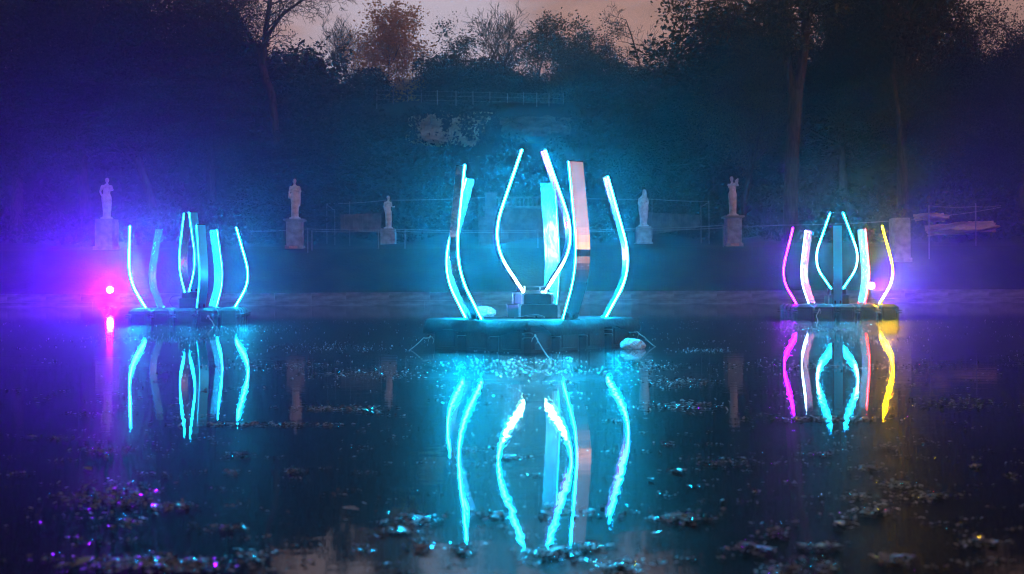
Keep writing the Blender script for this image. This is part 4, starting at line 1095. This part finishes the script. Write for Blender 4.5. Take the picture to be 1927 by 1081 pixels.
# undergrowth that covers the whole hillside
def undergrowth():
    rg = np.random.default_rng(77); pts = []
    n = 3000
    x = rg.uniform(-62, 62, n); y = rg.uniform(70, 102, n)
    side = np.abs(x) > 16
    y = np.where(side, rg.uniform(60, 97, n), y)
    z = ground_z(x, y)
    # leave the rock faces and the fence line clear
    px = 963 + x / y * F_PX; py = 547 - (z - CAM_H) / y * F_PX
    hide = ((px > 775) & (px < 900) & (py > 195) & (py < 272) & (y < 92)) | ((px > 960) & (px < 1065) & (py > 215) & (py < 262) & (y < 91)) | ((px > 700) & (px < 1070) & (y > 92.5) & (y < 95.8))
    hide |= (y < 74) & (np.abs(x) < 14)
    keep = ~hide; x, y, z = x[keep], y[keep], z[keep]
    m = 46; r = rg.uniform(.5, 1.7, len(x))
    e_ = rg.normal(size=(len(x), m, 3)); e_ /= np.linalg.norm(e_, axis=2, keepdims=True)
    P = np.stack([x, y, z + r * .5], 1)[:, None, :] + e_ * (r[:, None, None] * rg.uniform(.5, 1.05, (len(x), m, 1)))
    P = P.reshape(-1, 3)
    me = leaves_mesh('hillside_undergrowth', P, .20, M['leaf_dark'], 5)
    tag(share('hillside_undergrowth', me), 'dense dark undergrowth covering the hillside behind the statues', 'undergrowth', kind='stuff')
undergrowth()
# ivy hanging over the sandy rock
def ivy():
    rg = np.random.default_rng(12); P = []
    for px, y0, ln in ((838, 200, 48), (842, 200, 40), (796, 200, 22), (872, 205, 50), (884, 205, 60), (780, 205, 60), (812, 198, 16), (858, 200, 20), (905, 215, 60), (772, 220, 70), (826, 198, 22)):
        for k in range(220):
            t = rg.random(); w = 9 * (1 - t) + 2
            v = at(px + rg.normal() * w, y0 + t * ln, 86.4 + rg.normal() * .4); P.append(tuple(v))
    me = leaves_mesh('hanging_ivy', P, .16, M['leaf_dark'], 3)
    tag(share('hanging_ivy', me), 'dark ivy hanging in tongues over the sandy rock face', 'ivy', kind='stuff')
ivy()

# ------------------------------------------------------------------ leaves and debris on the pond
def litter():
    rg = np.random.default_rng(31)
    P, S, T = [], [], []
    def spot(px, py):
        c = at(px, py, 10.0); d = c - Vector((0, 0, CAM_H))
        if d.z > -1e-4: return None
        t = -CAM_H / d.z; return Vector((d.x * t, d.y * t, 0))
    def patch(px, py, n, wpx, hpx, smin=.010, smax=.03):
        for _ in range(n):
            q = spot(px + rg.normal() * wpx, py + rg.normal() * hpx * (1.0 if py > 800 else .6))
            if q is None or q.y > 48.3 or q.y < 1.2: continue
            P.append(q); S.append(rg.uniform(smin, smax)); T.append(rg.random())
    # named rafts in the foreground
    for px, py, n, w, h in ((205, 938, 150, 45, 12), (330, 955, 40, 24, 5), (112, 826, 26, 22, 3), (190, 850, 34, 24, 4), (260, 1062, 130, 70, 7), (330, 1066, 120, 40, 7),
                            (480, 1050, 40, 22, 8), (445, 858, 22, 18, 4), (555, 888, 20, 14, 3), (440, 890, 14, 10, 3), (430, 995, 16, 16, 2), (248, 985, 18, 12, 4), (782, 980, 46, 26, 6), (750, 1001, 18, 14, 3),
                            (870, 1040, 16, 14, 4), (795, 1033, 20, 10, 5), (925, 972, 30, 28, 5), (1085, 968, 30, 30, 5), (1045, 1042, 46, 26, 6), (1110, 1032, 24, 22, 3), (1165, 1068, 60, 22, 8), (1290, 976, 60, 30, 7),
                            (1365, 871, 46, 34, 5), (1272, 888, 18, 16, 2), (1258, 836, 16, 10, 3), (1460, 1008, 24, 16, 5), (1410, 1033, 40, 22, 7), (1545, 1030, 34, 30, 4), (1475, 1076, 46, 22, 6), (1560, 1070, 30, 14, 6),
                            (1680, 1056, 34, 18, 4), (1645, 963, 40, 22, 4), (1690, 913, 44, 24, 4), (1640, 882, 22, 16, 3), (1755, 935, 34, 22, 4), (1610, 936, 20, 14, 5), (1590, 984, 16, 14, 6), (1668, 843, 18, 14, 3),
                            (1548, 856, 20, 16, 2), (1850, 1022, 22, 24, 5), (1835, 880, 12, 8, 2), (1905, 898, 12, 10, 3), (1745, 835, 16, 26, 3), (960, 862, 40, 22, 3), (1225, 690, 60, 30, 8), (1280, 720, 70, 36, 8), (1300, 765, 50, 34, 8),
                            (1330, 660, 50, 30, 4), (640, 770, 60, 44, 5), (500, 800, 60, 80, 3), (520, 690, 80, 70, 9), (450, 620, 150, 60, 6), (300, 640, 120, 80, 9), (620, 655, 90, 70, 8), (690, 705, 90, 60, 8),
                            (1050, 700, 50, 80, 6), (900, 690, 50, 70, 10), (1000, 680, 40, 60, 6), (1540, 620, 140, 50, 5), (1640, 640, 90, 50, 8), (1500, 690, 90, 70, 10), (1720, 690, 70, 60, 10), (1560, 790, 60, 60, 4), (1800, 760, 40, 40, 10)):
        patch(px, py, int(n * (2.6 if py > 800 else 4.2)), w, h, *((.003, .011) if py > 800 else (.006, .016)))
    # thin general scatter, drawn out into wind rows
    for _ in range(800):
        px, py = rg.uniform(-20, 1950), 604 + 476 * rg.random() ** 1.9
        patch(px, py, rg.integers(3, 14), 16, 1.6, *((.003, .009) if py > 800 else (.005, .014)))
    P = np.array(P); n = len(P); S = np.array(S)
    a = rg.uniform(0, 6.283, n); tilt = rg.normal(size=(n, 2)) * np.where(rg.random((n, 1)) < .6, .16, .42)
    ca, sa = np.cos(a), np.sin(a)
    V = np.zeros((n, 6, 3)); shape = np.array([(-1, 0, .05), (-.35, .5, .25), (.45, .42, .2), (1, 0, .1), (.4, -.45, .22), (-.4, -.5, .3)])
    for k in range(6):
        sx, sy, sz = shape[k]
        lx, ly = sx * S, sy * S * .9
        V[:, k, 0] = P[:, 0] + lx * ca - ly * sa; V[:, k, 1] = P[:, 1] + lx * sa + ly * ca
        V[:, k, 2] = .003 + S * .12 + (sz * .5) * S + np.clip(lx * tilt[:, 0] + ly * tilt[:, 1], -.3 * S, 1.3 * S)
    V[:, :, 2] = np.maximum(V[:, :, 2], .0015)
    Fc = (np.arange(n) * 6)[:, None] + np.array([[0, 1, 2, 3, 4, 5]])
    tri = np.concatenate([Fc[:, [5, 4, 3, 2]], Fc[:, [0, 5, 2, 1]]], 0)[:, ::-1]
    me = bpy.data.meshes.new('leaf_litter'); me.from_pydata(V.reshape(-1, 3).tolist(), [], tri.tolist()); me.update(); me.materials.append(M['litter'])
    tv = np.concatenate([np.array(T), np.array(T)]).astype(np.float32)
    at_ = me.attributes.new('tone', 'FLOAT', 'FACE'); at_.data.foreach_set('value', tv)
    tag(share('leaf_litter', me), 'wet leaf litter floating in rafts and rows over the pond', 'leaf litter', kind='stuff')
    return spot
spot = litter()

def leaf_proto(seed):
    rg = random.Random(seed); n = 9; vs, fs = [], []
    for i in range(n + 1):
        t = i / n; x = t * 2 - 1; w = .42 * math.sin(math.pi * t) ** .7 * (1 + .18 * math.sin(t * 21 + seed)); c = .10 * math.sin(math.pi * t) + .25 * (t - .5) ** 2
        vs += [(x, -w, c + .14 * w + rg.uniform(-.03, .03)), (x, 0, c), (x, w, c + .16 * w + rg.uniform(-.03, .03))]
    for i in range(n):
        a = i * 3; fs += [(a, a + 3, a + 4, a + 1), (a + 1, a + 4, a + 5, a + 2)]
    b0 = len(vs); vs += [(1.0, -.02, .07), (1.0, .02, .07), (1.45, .0, .10)]; fs.append((b0, b0 + 2, b0 + 1))
    me = bpy.data.meshes.new('floating_leaf'); me.from_pydata(vs, [], fs); me.update(); me.materials.append(M['litter'])
    at_ = me.attributes.new('tone', 'FLOAT', 'FACE'); at_.data.foreach_set('value', np.full(len(fs), rg.uniform(.35, .95), np.float32))
    return me
LP = [leaf_proto(s) for s in range(5)]
LEAVES = [(60, 825), (165, 886), (210, 925), (150, 938), (290, 957), (340, 955), (160, 1062), (120, 1070), (300, 1072), (380, 1060), (560, 888), (460, 857), (785, 978), (760, 1002), (795, 1034), (1030, 970), (1045, 1040), (1110, 1028),
          (1270, 975), (1300, 982), (1360, 873), (1395, 866), (1275, 889), (1455, 1003), (1410, 1030), (1440, 1038), (1545, 1032), (1480, 1075), (1665, 1056), (1690, 1053), (1650, 964), (1695, 912), (1640, 883), (1760, 936), (1840, 1020), (1870, 1026), (1838, 880), (480, 1050), (870, 1042), (1160, 1066), (660, 962), (960, 862), (1225, 905), (1580, 990)]
ONES = ['', 'first', 'second', 'third', 'fourth', 'fifth', 'sixth', 'seventh', 'eighth', 'ninth', 'tenth', 'eleventh', 'twelfth', 'thirteenth', 'fourteenth', 'fifteenth', 'sixteenth', 'seventeenth', 'eighteenth', 'nineteenth']
def ordinal(n): return ONES[n] if n < 20 else ({2: 'twenty', 3: 'thirty', 4: 'forty'}[n // 10] + '-' + ONES[n % 10] if n % 10 else {2: 'twentieth', 3: 'thirtieth', 4: 'fortieth'}[n // 10])
for i, (px, py) in enumerate(sorted(LEAVES)):
    q = spot(px, py); s = rng.uniform(.020, .034)
    o = share('floating_leaf', LP[i % 5], None, (q.x, q.y, .006), (rng.uniform(-.12, .12), rng.uniform(-.12, .12), rng.uniform(0, 6.28)), (s, s, s))
    tag(o, 'whole wet leaf floating among the foreground debris, ' + ordinal(i + 1) + ' from the left', 'leaf', 'single leaves floating on the pond')

# ------------------------------------------------------------------ haze over the garden
mb = MB(); mb.box((0, 60, 16.5), (290, 210, 38))
hz = mb.build('haze', None)
hm = bpy.data.materials.new('haze'); hm.use_nodes = True; nt = hm.node_tree; nt.nodes.clear()
ho = nt.nodes.new('ShaderNodeOutputMaterial'); hv = nt.nodes.new('ShaderNodeVolumePrincipled')
hv.inputs['Color'].default_value = (.42, .84, 1.0, 1); hv.inputs['Density'].default_value = HAZE_DENSITY; hv.inputs['Anisotropy'].default_value = HAZE_G
nt.links.new(hv.outputs[0], ho.inputs['Volume']); hz.data.materials.append(hm)
tag(hz, 'thin mist hanging over the pond and garden', 'haze', kind='stuff')
